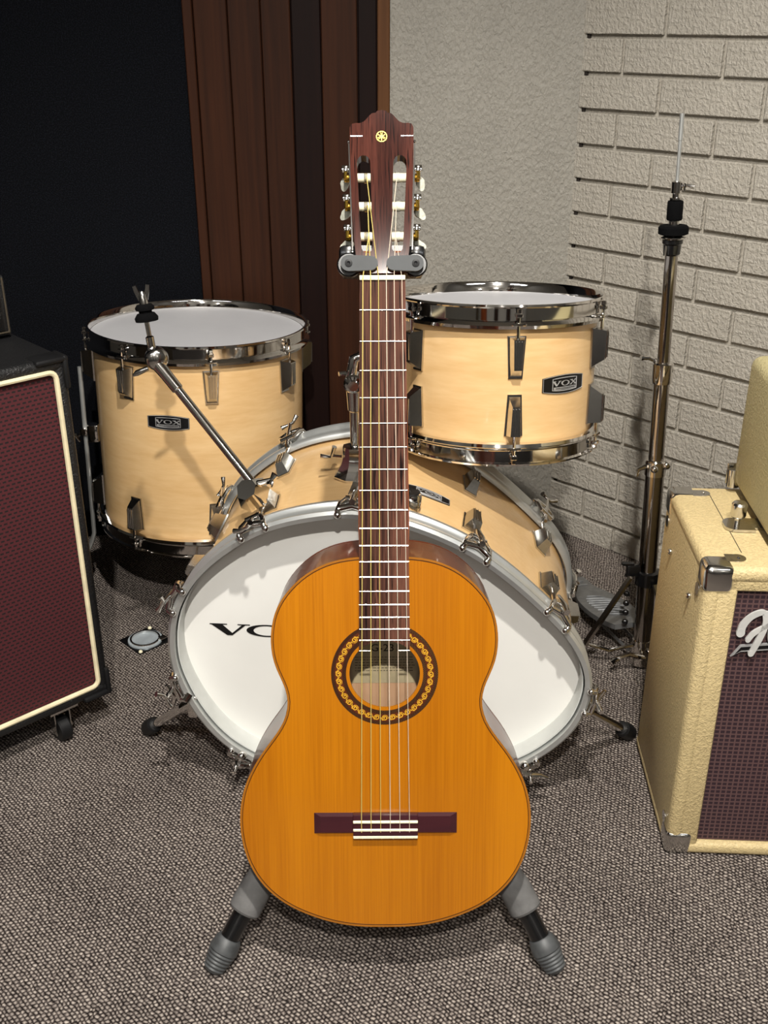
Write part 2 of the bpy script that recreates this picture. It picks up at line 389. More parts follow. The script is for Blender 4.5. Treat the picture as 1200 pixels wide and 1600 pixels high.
# ============================================================ DRUM HARDWARE
def lug_parts(parent, m, L=.060, w=.024, mat='nickel', rod=.026, t_rod=False):
    """tapered wedge lug; local: x across, y outwards, z towards the hoop; origin at centre of the hoop end"""
    b = MB()
    bw, tw = w / 2 + .002, w / 2; lo = w * .36
    b.prism([[(-bw, 0), (-lo - .002, -L - .003), (lo + .002, -L - .003), (bw, 0)]], 0, .003, Matrix(((1, 0, 0, 0), (0, 0, 1, 0), (0, 1, 0, 0), (0, 0, 0, 1))))
    # wedge body
    vs = [(-tw, .003, -.001), (tw, .003, -.001), (tw * .62, .022, -.003), (-tw * .62, .022, -.003),
          (-tw * .86, .003, -L * .62), (tw * .86, .003, -L * .62), (lo * .66, .021, -L * .80), (-lo * .66, .021, -L * .80),
          (-lo, .003, -L), (lo, .003, -L)]
    fs = [(0, 1, 2, 3), (3, 2, 6, 7), (0, 3, 7, 4), (1, 5, 6, 2), (4, 7, 8), (5, 9, 6), (7, 6, 9, 8), (0, 4, 8, 9, 5, 1)]
    b.add(vs, fs)
    for k in (-1, 0, 1):
        b.box((k * lo * .5, .0222, -L * .42), (.0013, .0024, L * .66))
    o = b.build('lug', mat, parent, sharp=20); o.matrix_local = m
    r = MB().tube([(0, .013, -.004), (0, .0135, rod)], .0026, 10)
    if not t_rod:
        r.box((0, .0135, rod + .001), (.010, .010, .006), .001, seg=1); r.box((0, .0135, rod + .0075), (.0065, .0065, .007), .0008, seg=1)
    r.build('tension_rod', 'chrome', o, sharp=30)
    return o
def hoop_profile(Rr, s=1):
    return [(Rr + .004, -.018 * s), (Rr + .013, -.017 * s), (Rr + .0145, -.012 * s), (Rr + .011, -.0075 * s), (Rr + .0075, -.005 * s), (Rr + .0075, .012 * s), (Rr + .011, .0145 * s), (Rr + .0105, .0175 * s), (Rr + .0065, .0175 * s), (Rr + .004, .014 * s), (Rr + .004, -.004 * s)]
def on_cyl(Rr, a, z): return Vector((Rr * math.sin(a), -Rr * math.cos(a), z))
def badge(parent, place, scale=1.0):
    "place(u,v,h)->Vector; barrel badge with silver outline, the word VOX and a line of tiny script"
    w, h = .036 * scale, .0125 * scale
    def shape(k, n=10):
        out = []
        for i in range(n + 1): u = -1 + 2 * i / n; out.append((u * w * k, -h * k * (1 - .28 * u * u)))
        for i in range(n + 1): u = 1 - 2 * i / n; out.append((u * w * k, h * k * (1 - .28 * u * u)))
        return out
    def lay(loops, h0, h1):
        b = MB(); b.prism(loops, h0, h1); b.v = [tuple(place(*p)) for p in b.v]; return b
    # dense strips so it bends with the shell
    def strip(fn_lo, fn_hi, x0, x1, h0, h1, n=12):
        b = MB(); vs = []; fs = []
        for i in range(n + 1):
            u = x0 + (x1 - x0) * i / n
            vs += [place(u, fn_lo(u), h0), place(u, fn_hi(u), h0), place(u, fn_hi(u), h1), place(u, fn_lo(u), h1)]
        for i in range(n):
            for k in range(4): fs.append((4 * i + k, 4 * i + (k + 1) % 4, 4 * i + 4 + (k + 1) % 4, 4 * i + 4 + k))
        fs += [(0, 3, 2, 1), (4 * n, 4 * n + 1, 4 * n + 2, 4 * n + 3)]
        return b.add(vs, fs)
    hi = lambda u: h * (1 - .28 * (u / w) ** 2)
    o = strip(lambda u: -hi(u), hi, -w, w, 0, .0020).build('badge', 'black_print', parent)
    edge = MB()
    def line(pts, r=.0004, hh=.0021): edge.tube([place(p[0], p[1], hh) for p in pts], r * scale, 5, closed=True)
    line([(p[0], p[1]) for p in shape(.97)])
    iw, ih = .021 * scale, .0085 * scale
    inner = []
    for i in range(9): u = -1 + .25 * i; inner.append((u * iw, -ih * (1 - .12 * u * u)))
    for i in range(9): u = 1 - .25 * i; inner.append((u * iw, ih * (1 - .12 * u * u)))
    line(inner, .0007)
    edge.build('badge_outline', 'silver_print', o)
    ls, tw = vox_letters(2.1, .15)
    b = MB(); s = .0066 * scale
    for loops in ls: b.prism([[((p[0] - tw / 2) * s, (p[1] - .3) * s) for p in l] for l in loops], .0020, .0025)
    b.v = [tuple(place(*p)) for p in b.v]; b.build('badge_lettering', 'silver_print', o, smooth=False)
    b = MB()
    strip(lambda u: -.0068 * scale, lambda u: -.0036 * scale, -.019 * scale, .019 * scale, .0015, .0023, 8).build('badge_stripe', 'silver_print', o)
    x = -.016
    while x < .016:
        q = random.uniform(.0008, .0020); b.prism([[(x * scale, -.0046 * scale), (x * scale, (-.0058) * scale), ((x + q) * scale, -.0058 * scale), ((x + q) * scale, -.0046 * scale)][::-1]], .0023, .0026); x += q + .0006
    b.v = [tuple(place(*p)) for p in b.v]; b.build('badge_script', 'black_print', o, smooth=False)
    return o
def make_drum(root, Rr, depth, angles, badge_at, lugL=.060, lugw=.024, low=True):
    "axis z, shell from z=0 to depth, front is -y"
    MB().lathe([(Rr, .004), (Rr, depth - .004), (Rr - .006, depth - .001), (Rr - .007, .001)], seg=96, closed=True).build('shell', 'maple_round', root)
    for top in (1, 0):
        z = depth + .008 if top else -.008; s = 1 if top else -1
        h = MB().lathe([(r, z + (q if top else q)) for r, q in hoop_profile(Rr, s)], seg=96, closed=True)
        h.build('hoop', 'chrome', root, sharp=40)
        zz = depth + .009 if top else -.009
        MB().lathe([(1e-6, zz), (Rr * .6, zz), (Rr + .003, zz), (Rr + .003, zz - .004 * s)], seg=96).build('drum_head', 'head_top', root)
    for a in angles:
        for top in ((1, 0) if low else (1,)):
            x = Vector((math.cos(a), math.sin(a), 0)); y = Vector((math.sin(a), -math.cos(a), 0)); zc = depth - .020 if top else .020
            z = Vector((0, 0, 1 if top else -1)); xx = y.cross(z)
            m = frame(on_cyl(Rr, a, zc), xx, y, z)
            lug_parts(root, m, lugL, lugw, rod=.030)
            # claw ear on the hoop
            b = MB().box((0, .0135, .018), (.022, .010, .004), .0015, seg=1); o = b.build('hoop_ear', 'chrome', root); o.matrix_local = m
    if badge_at:
        a0, z0, sc = badge_at
        badge(root, lambda u, v, h: on_cyl(Rr + h, a0 + u / Rr, z0 + v), sc)

# ============================================================ FLOOR TOM
ft = thing('floor_tom', 'large maple floor tom with white head standing behind the left of the bass drum', 'drum',
           mat=Matrix.Translation((-.375, 2.005, .192)) @ Matrix.Rotation(R(1.5), 4, 'Y') @ Matrix.Rotation(R(-2.5), 4, 'X'))
make_drum(ft, .2035, .362, [R(x) for x in (-30, 15, 60, 105, 150, 195, 240, 285)], (R(-8), .243, 1.1), .060, .027)
for a in (R(-80), R(38 + 110), R(-80 - 118 )):
    n = on_cyl(1, a, 0); p = n * .232
    br = MB().box((0, .012, 0), (.026, .024, .036), .003).box((0, .030, .004), (.024, .016, .014), .002)
    br.tube([(.0, .036, 0), (.012, .046, -.014)], .0028, 8).tube([(.004, .049, -.006), (.020, .043, -.024)], .0035, 8)
    o = br.build('leg_bracket', 'chrome', ft); o.matrix_local = frame(on_cyl(.204, a, .165), Vector((-n.y, n.x, 0)) * -1, n, Vector((0, 0, 1)))
    hz = .33 if a < -1.5 and a > -2 else .30
    l = MB().tube([p + Vector((0, 0, hz)), p + Vector((0, 0, .0)), p + Vector((0, 0, -.055)), p + n * .006 + Vector((0, 0, -.075)), p + n * .034 + Vector((0, 0, -.135)), p + n * .036 + Vector((0, 0, -.178))], .0046, 12)
    leg = l.build('leg', 'hoop_steel', ft, label='thin steel leg rod')
    MB().tube([p + n * .035 + Vector((0, 0, -.168)), p + n * .037 + Vector((0, 0, -.186))], .011, 14).build('rubber_foot', 'black_rubber', leg)

# ============================================================ RACK TOM
rt = thing('rack_tom', 'shallow maple tom mounted above the right of the bass drum, beside the guitar neck', 'drum',
           mat=Matrix.Translation((.183, 1.655, .705)) @ Matrix.Rotation(R(-7), 4, 'X') @ Matrix.Translation((0, 0, -.197)))
make_drum(rt, .1560, .190, [R(x) for x in (4, 64, 124, 184, 244, 304)], (R(35), .094, 1.15), .060, .024)

# ============================================================ BASS DRUM (squashed, egg-shaped shell)
egg_raw = [(-.0319, .4997), (-.0891, .4960), (-.1571, .4790), (-.2104, .4520), (-.2640, .4080), (-.2978, .3640), (-.3176, .3180), (-.3250, .2700), (-.3225, .2220), (-.3010, .1600), (-.2700, .1080), (-.2310, .0700), (-.1650, .0370), (-.0811, .0190), (.0250, .0140), (.1205, .0260), (.2000, .0620), (.2500, .0980), (.2890, .1450), (.3065, .1950), (.3085, .2330), (.3000, .2680), (.2804, .3050), (.2550, .3360), (.2310, .3600), (.1928, .3960), (.1435, .4350), (.0981, .4610), (.0355, .4860)]
egg = catmull(egg_raw, 5)
# even out
def resample(pts, n):
    L = [0]; 
    for i in range(len(pts)): L.append(L[-1] + (pts[(i + 1) % len(pts)] - pts[i]).length)
    out = []; j = 0
    for k in range(n):
        d_ = L[-1] * k / n
        while L[j + 1] < d_: j += 1
        t = (d_ - L[j]) / (L[j + 1] - L[j]); out.append(pts[j % len(pts)].lerp(pts[(j + 1) % len(pts)], t))
    return out
egg = resample(egg, 144); N = len(egg)
for _ in range(3): egg = [(egg[i - 1] + egg[i] * 2 + egg[(i + 1) % N]) / 4 for i in range(N)]
def enorm(i):
    t = egg[(i + 1) % N] - egg[i - 1]; t.normalize(); n = Vector((-t.y, t.x)); c = Vector((0, .26))
    return n if n.dot(egg[i] - c) > 0 else -n
EN = [enorm(i) for i in range(N)]
def ept(i, off, dep):
    i %= N; p = egg[i] + EN[i] * off; return Vector((p.x, dep, p.y))
def egg_sweep(prof, closed=True):
    b = MB(); vs = []; fs = []; n = len(prof)
    for o_, d_ in prof:
        for i in range(N): vs.append(ept(i, o_, d_))
    for a in range(n if closed else n - 1):
        c = (a + 1) % n
        for i in range(N): fs.append((a * N + i, a * N + (i + 1) % N, c * N + (i + 1) % N, c * N + i))
    return b.add(vs, fs)
bd = thing('bass_drum', 'egg-shaped maple bass drum with a white front head lettered in black, behind the guitar', 'drum', (0, 1.31, 0), (0, 0, R(-4.2)))
DEP = .365
egg_sweep([(-.016, .046), (-.016, DEP - .030), (-.023, DEP - .030), (-.023, .046)]).build('shell', 'maple', bd)
def bead(c_o, c_d, r, n=8): return [(c_o + r * math.cos(2 * PI * k / n), c_d + r * math.sin(2 * PI * k / n)) for k in range(n)]
def bass_hoop(d0, s):
    pr = [(-.011, 0), (-.004, -.001), (0, .003), (-.001, .009), (-.006, .012), (-.0075, .018), (-.0075, .030), (-.005, .033), (-.001, .036), (-.001, .042), (-.005, .046), (-.011, .047), (-.0125, .042), (-.0105, .006)]
    return egg_sweep([(o_, d0 + s * d_) for o_, d_ in pr])
bass_hoop(0, 1).build('hoop', 'hoop_steel', bd, sharp=50, label='grey steel front hoop')
bass_hoop(DEP, -1).build('hoop', 'hoop_steel', bd, sharp=50, label='grey steel rear hoop')
egg_sweep([(-.0125, .010), (-.0135, .046), (-.0155, .048), (-.0145, .010)]).build('hoop_lining', 'inner_hoop', bd)
def egg_head(d_, name, mat):
    b = MB(); vs = [(-.01, d_, .26)]; fs = []
    for k, o_ in enumerate((-.20, -.10, -.03, -.014)):
        for i in range(N): q = ept(i, o_, d_) if o_ > -.05 else Vector((egg[i].x * (1 + o_ * 3.2), d_, .26 + (egg[i].y - .26) * (1 + o_ * 3.2))); vs.append(q)
    for i in range(N): fs.append((0, 1 + i, 1 + (i + 1) % N))
    for k in range(3):
        for i in range(N): a = 1 + k * N; fs.append((a + i, a + N + i, a + N + (i + 1) % N, a + (i + 1) % N))
    return b.add(vs, fs).build(name, mat, bd)
hd = egg_head(.042, 'drum_head', 'head_white'); egg_head(DEP - .024, 'drum_head', 'head_top')
# black lettering on the front head
ls, tw = vox_letters(3.0, -.18); b = MB(); s = .0200
mm = frame((-.268, .0416, .265), Vector((1, 0, 0)), Vector((0, 0, 1)), Vector((0, -1, 0)))
for loops in ls: b.prism([[(p[0] * s, p[1] * s) for p in l] for l in loops], 0, .0004, mm)
b.build('lettering', 'black_print', hd, smooth=False)
def near(x, z): return min(range(N), key=lambda i: (egg[i] - Vector((x, z))).length)
claws = [(-.19, .465), (-.045, .5), (.125, .447), (.247, .345), (.308, .205), (.215, .070), (-.225, .067), (-.314, .19), (-.306, .352)]
def curve_frame(i, off, dep, zdir):
    n = Vector((EN[i].x, 0, EN[i].y)); z = Vector((0, zdir, 0)); return frame(ept(i, off, dep), n.cross(z), n, z)
for k, (x, z) in enumerate(claws):
    i = near(x, z)
    for fr in (1, 0):
        dep = .086 if fr else DEP - .086; zd = -1 if fr else 1
        if k in (5, 6) and not fr: continue
        m = curve_frame(i, -.016, dep, zd)
        lg = lug_parts(bd, m, .052, .026, rod=.060, t_rod=True)
        # claw plate hooked over the hoop + T handle / screw
        d0 = -.001 if fr else DEP + .001; b = MB()
        t = Vector((EN[i].y, 0, -EN[i].x)); n = Vector((EN[i].x, 0, EN[i].y)); ax = Vector((0, zd, 0)); o0 = ept(i, 0, d0)
        P = lambda a_, n_, x_: o0 + t * a_ + n * n_ - ax * x_
        for sgn in (-1, 1):
            b.tube([P(sgn * .010, .006, .030), P(sgn * .018, .006, .012), P(sgn * .020, .002, -.003), P(sgn * .020, -.007, -.004)], .0042, 8)
            b.sphere(P(sgn * .020, -.004, -.003), .0055)
        b.tube([P(-.020, .004, .000), P(0, .008, .004), P(.020, .004, .000)], .0045, 10)
        b.tube([P(-.012, .007, .028), P(.012, .007, .028)], .0050, 10)
        b.build('claw', 'chrome', bd, sharp=50)
        h = MB()
        if fr and k in (1, 2, 3):
            h.tube([P(0, .006, .055), P(0, .013, .020), P(0, .016, -.002)], [.004, .006, .0045], 10)
        else:
            e = P(0, .010, .006); h.tube([P(0, .003, .05), e, P(0, .014, -.022)], .0035, 8)
            if not fr or k in (7, 8, 0): h.tube([P(-.016, .016, -.018), P(-.006, .015, -.022), P(.006, .015, -.022), P(.016, .022, -.030)], [.0042, .0026, .0026, .0042], 8)
        h.build('claw_screw', 'chrome', bd, sharp=50)
for x, z in ((-.225, .067), (.215, .070)):           # hook keys under the lower claws
    i = near(x, z); n = Vector((EN[i].x, 0, EN[i].y)); o0 = ept(i, 0, 0); sg = 1 if x > 0 else -1
    MB().sphere(o0 + Vector((0, -.006, .004)) - n * .004, .0085).tube([o0 + n * .004 + Vector((-.010, -.004, 0)), o0 + n * .014 + Vector((0, -.006, 0)), o0 + n * .012 + Vector((.016, -.004, -.002)), o0 + n * .016 + Vector((.026, -.003, -.004))], [.007, .006, .004, .0025], 10).build('hoop_key', 'chrome', bd)
# spurs
for sg, a, bb in ((-1, (-.296, 1.355, .152), (-.405, 1.475, .012)), (1, (.300, 1.350, .150), (.419, 1.462, .012))):
    mi = bd.matrix_basis.inverted() if False else (Matrix.Translation((0, 1.31, 0)) @ Matrix.Rotation(R(-4.2), 4, 'Z')).inverted()
    A = mi @ Vector(a); B = mi @ Vector(bb); u = (B - A).normalized(); L = (B - A).length
    sp = MB().rod(A - u * .01, B, [(.011, 0), (.011, .05), (.0085, .052), (.0075, .055), (.0075, L * .9)]).build('spur', 'chrome', bd)
    MB().rod(B - u * .034, B + u * .006, [(.0105, 0), (.0135, .004), (.0145, .028), (.0125, .038), (.004, .041)]).build('rubber_foot', 'black_rubber', sp)
    i = near(-.314 if sg < 0 else .306, .17)
    q = MB().box(A, (.016, .034, .040), .004).tube([A + Vector((-.006 * 1, -.03, .022)), A + Vector((0, -.022, .03))], .006, 10)
    q.tube([A + Vector((sg * .010, 0, .010)), A + Vector((sg * .030, -.006, .014)), A + Vector((sg * .040, -.008, .034))], [.006, .005, .0025], 10)
    q.tube([A + Vector((sg * .028, -.006, .014)), A + Vector((sg * .034, -.006, -.008))], [.005, .0025], 10).build('spur_clamp', 'chrome', bd)
# badge on the shell top, knob and tom holder
ib = near(.062, .478)
def bplace(u, v, h):
    s_ = .0; i = ib; d_ = u
    # walk along the curve
    step = 1 if (egg[(ib + 1) % N].x > egg[ib].x) else -1; seg = (egg[1] - egg[0]).length
    f_ = u / seg * 1; k = math.floor(f_); fr_ = f_ - k
    a_ = ept(ib + step * k, -.016 + h, 0); c_ = ept(ib + step * (k + 1), -.016 + h, 0); p = a_.lerp(c_, fr_); return Vector((p.x, .150 + v, p.z))
badge(bd, bplace, 1.0)
ik = near(.046, .484); q = ept(ik, -.016, .078)
kn = MB().lathe([(.010, 0), (.010, .004), (.0135, .006), (.0145, .022), (.013, .026), (.0115, .027)], Matrix.Translation(q)).build('knob', 'chrome', bd)
MB().lathe([(.0118, .0268), (.0112, .0285), (1e-6, .0288)], Matrix.Translation(q)).build('knob_cap', 'black_rubber', kn)
ip = near(-.060, .499); q = ept(ip, -.016, .160)
MB().lathe([(.033, 0), (.034, .003), (.030, .008), (.022, .022), (.019, .034), (.0195, .040), (.0195, .050), (.012, .052)], Matrix.Translation(q) @ Matrix.Diagonal((1, .8, 1, 1)) @ Matrix.Rotation(R(22.5), 4, 'Z'), 8).tube([q + Vector((-.020, -.006, .034)), q + Vector((-.036, -.008, .036))], .003, 8).tube([q + Vector((-.030, -.01, .052)), q + Vector((-.036, -.008, .034)), q + Vector((-.052, -.010, .036))], [.004, .0028, .004], 8).build('tom_mount', 'chrome', bd, sharp=25)
tp = q + Vector((0, 0, .150))
ph = MB().rod(q + Vector((0, 0, .03)), tp, [(.0072, 0), (.0072, .075), (.0100, .078), (.0115, .100), (.0135, .125)]).build('tom_post', 'chrome', bd)
MB().lathe([(1e-6, -.012), (.0125, -.012), (.0150, -.009), (.0150, .009), (.0125, .012), (.008, .013), (.0075, .018), (1e-6, .018)], Matrix.Translation(tp) @ Matrix.Rotation(R(90), 4, 'X'), 24).tube([tp + Vector((-.012, 0, .014)), tp + Vector((-.022, -.004, .014))], .0035, 8).build('tilter_joint', 'chrome', ph)
MB().tube([tp + Vector((-.004, 0, .012)), tp + Vector((0, 0, .036)), tp + Vector((.014, .004, .042)), tp + Vector((.040, .030, .040)), tp + Vector((.060, .060, .030))], .0078, 14).build('tom_arm', 'chrome', ph)

# ============================================================ CYMBAL ARM on the bass drum
JO = Vector((-.340, 1.50, .660)); BA = Vector((-.196, 1.418, .500))
ca = thing('cymbal_arm', 'chrome cymbal arm without a cymbal rising from the left of the bass drum', 'stand', BA)
u = (JO - BA).normalized(); L = (JO - BA).length; O = Vector((0, 0, 0)); J = JO - BA
MB().rod(O - u * .008, J, [(.0066, 0), (.0066, L - .050), (.0088, L - .048), (.0092, L - .020), (.0105, L)]).build('tube', 'chrome', ca)
MB().prism([[(-.022, -.026), (-.004, -.034), (.020, -.020), (.024, .004), (.012, .018), (-.012, .016), (-.026, .002)]], -.012, .016, taper=[(-.014, -.016), (-.002, -.020), (.012, -.012), (.014, .002), (.008, .010), (-.008, .010), (-.016, .002)], m=Matrix.Translation((0, 0, -.012)) @ Matrix.Rotation(R(55), 4, 'X') @ Matrix.Rotation(R(-18), 4, 'Y')).build('mount_block', 'chrome', ca, sharp=20)
MB().tube([(.010, -.004, -.002), (.030, .000, .002), (.036, .002, .010)], [.005, .004, .006], 10).tube([(.030, 0, .002), (.028, -.008, -.004)], [.004, .005], 8).build('wing_screw', 'chrome', ca)
MB().lathe([(1e-6, -.014), (.012, -.014), (.0165, -.008), (.0175, 0), (.0165, .008), (.012, .012), (1e-6, .013)], Matrix.Translation(J + Vector((.004, 0, .002))) @ Matrix.Rotation(R(90), 4, 'X') @ Matrix.Rotation(R(20), 4, 'Y'), 24).tube([J + Vector((-.008, -.010, -.010)), J + Vector((-.024, -.014, -.016)), J + Vector((-.030, -.014, -.020))], [.004, .0046, .002], 8).build('ball_joint', 'nickel', ca, sharp=50)
T = Vector((-.3475, 1.507, .730)) - BA; W2 = Vector((-.352, 1.510, .757)) - BA; ud = (T - J).normalized()
MB().rod(J, W2, [(.0095, .006), (.0075, .018), (.0062, .020), (.0062, .034), (.0035, .036), (.0035, .085)]).build('upper_rod', 'chrome', ca)
MB().rod(T - ud * .014, T + ud * .02, [(.004, 0), (.0165, .001), (.0172, .006), (.013, .012), (.0095, .013), (.0095, .016), (.0135, .017), (.0142, .021), (.011, .025), (.004, .026)], 32).build('felt_washer', 'black_felt', ca, sharp=60)
wn = MB().rod(T + ud * .012, T + ud * .05, [(.0065, 0), (.0060, .012), (.0035, .018)], 12)
xw = Vector((1, 0, .12)).normalized()
for sg in (-1, 1):
    pr = [(sg * .004, .002), (sg * .007, .003), (sg * .0105, .014), (sg * .0125, .024), (sg * .0075, .025), (sg * .0040, .013)]
    wn.prism([pr if sg > 0 else pr], -.0015, .0015, frame(T + ud * .014, xw, ud, xw.cross(ud)))
wn.build('wing_nut', 'brass' if False else 'nickel', ca, sharp=40)

# ============================================================ HI-HAT STAND
hb = Vector((.490, 1.690, 0)); hs = Vector((.4655, 1.720, .808)); ht = Vector((.459, 1.728, .982)); axh = (hs - hb).normalized()
hh = thing('hi_hat_stand', 'chrome hi-hat stand without cymbals in front of the white brick wall', 'stand', hb)
P = lambda z: (hs - hb) * (z / .808)
MB().rod(P(.05), P(.40), [(.0165, 0), (.0165, .345)]).build('lower_tube', 'bronze_tube', hh)
MB().rod(P(.38), P(.59), [(.0135, 0), (.0135, .21)]).build('middle_tube', 'bronze_tube', hh)
MB().rod(P(.40), P(.43), [(.0185, -.012), (.0185, .014), (.017, .016)]).tube([P(.405) + Vector((-.016, -.004, 0)), P(.405) + Vector((-.032, -.01, -.004)), P(.395) + Vector((-.034, -.01, -.006))], [.005, .004, .003], 8).sphere(P(.41) + Vector((.016, -.012, .0)), .008).sphere(P(.405) + Vector((-.006, -.018, .0)), .007).build('height_clamp', 'chrome', hh)
MB().rod(P(.555), P(.60), [(.0165, 0), (.0175, .006), (.0175, .034), (.0155, .036)]).tube([P(.593) + Vector((-.014, 0, 0)), P(.597) + Vector((-.026, -.004, .002)), P(.597) + Vector((-.040, -.006, .003))], [.004, .003, .005], 8).build('height_clamp', 'chrome', hh)
MB().rod(P(.58), P(.79), [(.0105, 0), (.0105, .20)]).build('upper_tube', 'bronze_tube', hh)
MB().rod(P(.768), P(.80), [(.010, 0), (.0135, .003), (.0145, .018), (.0165, .020), (.0165, .027), (.020, .030)]).build('seat_cup', 'black_paint', hh)
MB().rod(P(.797), P(.80), [(.0185, -.002), (.0205, .000), (.0205, .0016), (.014, .002)]).tube([P(.785) + Vector((-.012, -.008, 0)), P(.770) + Vector((-.014, -.010, 0))], .0025, 8).build('seat_washer', 'chrome', hh)
MB().rod(P(.801), P(.83), [(.019, 0), (.0238, .002), (.0240, .012), (.021, .0150), (.011, .0155)], 32).build('seat_felt', 'black_felt', hh)
MB().rod(P(.815), P(.83), [(.0085, 0), (.0085, .008)]).build('clutch_neck', 'nickel', hh)
MB().rod(P(.824), P(.85), [(.0115, 0), (.0125, .002), (.0125, .028), (.0115, .030)]).build('clutch_felt', 'black_felt', hh)
MB().rod(P(.853), P(.89), [(.0065, 0), (.0100, .003), (.0100, .006), (.0060, .007), (.0060, .012), (.0085, .013), (.0085, .030), (.0065, .031)]).tube([P(.876) + Vector((.008, 0, 0)), P(.878) + Vector((.016, -.004, 0)), P(.876) + Vector((.026, -.006, 0))], [.0035, .0025, .004], 8).box(P(.876) + Vector((.011, -.005, 0)), (.003, .008, .012), .001, seg=1).build('clutch', 'chrome', hh)
MB().tube([P(.79), P(.98)], .0028, 10).tube([P(.945), P(.984)], .0036, 10).build('pull_rod', 'hoop_steel', hh)
# foot: collar, three legs, tie bars, chain, footboard
MB().rod(P(.170), P(.215), [(.017, 0), (.022, .003), (.022, .028), (.017, .031)]).box(P(.20) + Vector((-.030, -.012, .006)), (.024, .012, .022), .003).box(P(.207) + Vector((-.040, -.012, .012)), (.022, .008, .006), .001, seg=1).build('leg_collar', 'black_paint', hh)
for ex, ey in ((-.125, .0), (.055, -.150), (.095, .12)):
    e = Vector((ex, ey, .014)); n = e.normalized(); a = P(.185) + Vector((n.x, n.y, 0)) * .03
    leg = MB(); side = Vector((-n.y, n.x, 0)); mid = along(a, e, .82)
    vs = []
    for q, w in ((a, .0065), (mid, .0085)):
        for s1, s2 in ((-1, -1), (1, -1), (1, 1), (-1, 1)): vs.append(q + side * w * s1 + Vector((n.x, n.y, 0)).cross(side) * .0 + Vector((0, 0, 1)).cross(side).cross(side) * 0 + (mid - a).normalized().cross(side) * .0025 * s2)
    leg.add(vs, [(0, 1, 2, 3), (7, 6, 5, 4), (0, 4, 5, 1), (1, 5, 6, 2), (2, 6, 7, 3), (3, 7, 4, 0)])
    lo = leg.build('leg', 'bronze_tube', hh)
    MB().tube([P(.045), along(P(.045), e, .5), mid, e], .0042, 8).build('leg_tie', 'chrome', lo)
    MB().tube([e - n * .02, e + n * .008], .009, 10).build('rubber_foot', 'black_rubber', lo)
MB().rod(P(0.0), P(.06), [(.014, .002), (.020, .004), (.020, .02), (.018, .03), (.018, .055)]).tube([P(.03) + Vector((-.055, -.03, 0)), P(.035) + Vector((-.03, -.03, .004)), P(.03) + Vector((0, -.028, 0))], .0055, 10).tube([P(.03) + Vector((-.065, -.04, -.004)), P(.03) + Vector((-.05, -.03, 0))], .006, 10).build('base_hinge', 'chrome', hh)
c = MB()
for k in range(7): c.sphere(P(.20 - k * .020) + Vector((-.030, .020, 0)), .0062, seg=8)
c.build('chain', 'black_paint', hh)
# footboard: long waisted plate with raised oval ribs, running back towards the wall
fa = Vector((-.020, .035, .070)); fb = Vector((-.085, .300, .022)); fx = (fb - fa).normalized(); fs_ = Vector((0, 0, 1)).cross(fx).normalized(); fn = fx.cross(fs_); FL = (fb - fa).length
half = catmull([(0, .030), (.03, .040), (.08, .046), (.14, .043), (.19, .030), (.22, .024), (.25, .026), (FL, .026)], 4, closed=False)
lp = [(p.x, p.y) for p in half] + [(p.x, -p.y) for p in reversed(half)]
fm = frame(fa, fx, fs_, fn)
fbd = MB().prism([lp], -.010, 0, fm).build('footboard', 'grey_cast', hh, sharp=30)
for k in range(9):
    xk = .045 + k * .013; hw_ = .030 * math.sqrt(max(.05, 1 - ((xk - .097) / .062) ** 2))
    MB().tube([fm @ Vector((xk - .010, -hw_, .0006)), fm @ Vector((xk, -hw_ * .4, .0018)), fm @ Vector((xk + .006, hw_ * .4, .0018)), fm @ Vector((xk + .012, hw_, .0006))], .0018, 6).build('footboard_rib', 'grey_cast', fbd)
for k in range(2): MB().tube([fm @ Vector((.225 + k * .022, -.014, .0008)), fm @ Vector((.225 + k * .022, .014, .0008))], .002, 6).build('footboard_rib', 'grey_cast', fbd)
MB().box((fa + fb) / 2 + Vector((0, 0, -.036)), (.05, .02, .004)).tube([fb + Vector((0, 0, -.006)), fb + Vector((-.0, .03, -.014))], .016, 12, flat=.4).tube([fb + Vector((-.025, 0, -.014)), P(.01) + Vector((-.02, .02, .008))], .003, 8).tube([fb + Vector((.025, 0, -.014)), P(.01) + Vector((.01, .02, .008))], .003, 8).build('heel_plate', 'grey_cast', hh)

# ============================================================ GUITAR STAND
gs = thing('guitar_stand', 'black guitar stand with rubber-tipped tripod legs and a padded yoke holding the guitar neck', 'stand', (.005, 1.20, 0))
G0 = Vector((.005, 1.20, 0)); hub = Vector((0, 0, .345))
def sleeve(a, b, mat, name, par, r0, r1, **k):
    return MB().rod(a, b, [(r0 * .92, 0), (r0, .003), (r1, (Vector(b) - Vector(a)).length - .003), (r1 * .92, (Vector(b) - Vector(a)).length)]).build(name, mat, par, **k)
for ft_, fsl in (((-.222, -.222, .012), True), ((.214, -.222, .012), True), ((0, .068, .016), False)):
    e = Vector(ft_); a = hub + Vector((e.x * .06, e.y * .06, 0)); u = (e - a).normalized(); L = (e - a).length
    lg = MB().rod(a, e, [(.0135, 0), (.0135, L * .60), (.0128, L * .60 + .001), (.0128, L - .01)]).build('leg', 'black_paint', gs)
    if fsl: MB().rod(e - u * .132, e - u * .074, [(.0150, 0), (.0175, .003), (.0210, .026), (.0215, .055), (.0195, .058)]).build('foam_sleeve', 'grey_foam', lg)
    pr = [(.0148, 0), (.0170, .003), (.0195, .016)]
    for k in range(5): pr += [(.0195 - k * .0010, .0185 + k * .0050), (.0176 - k * .0010, .0205 + k * .0050), (.0195 - (k + .6) * .0010, .0225 + k * .0050)]
    pr += [(.0100, .0475), (1e-6, .049)]
    MB().rod(e - u * .037, e + u * .012, pr).build('rubber_foot', 'foot_rubber', lg)
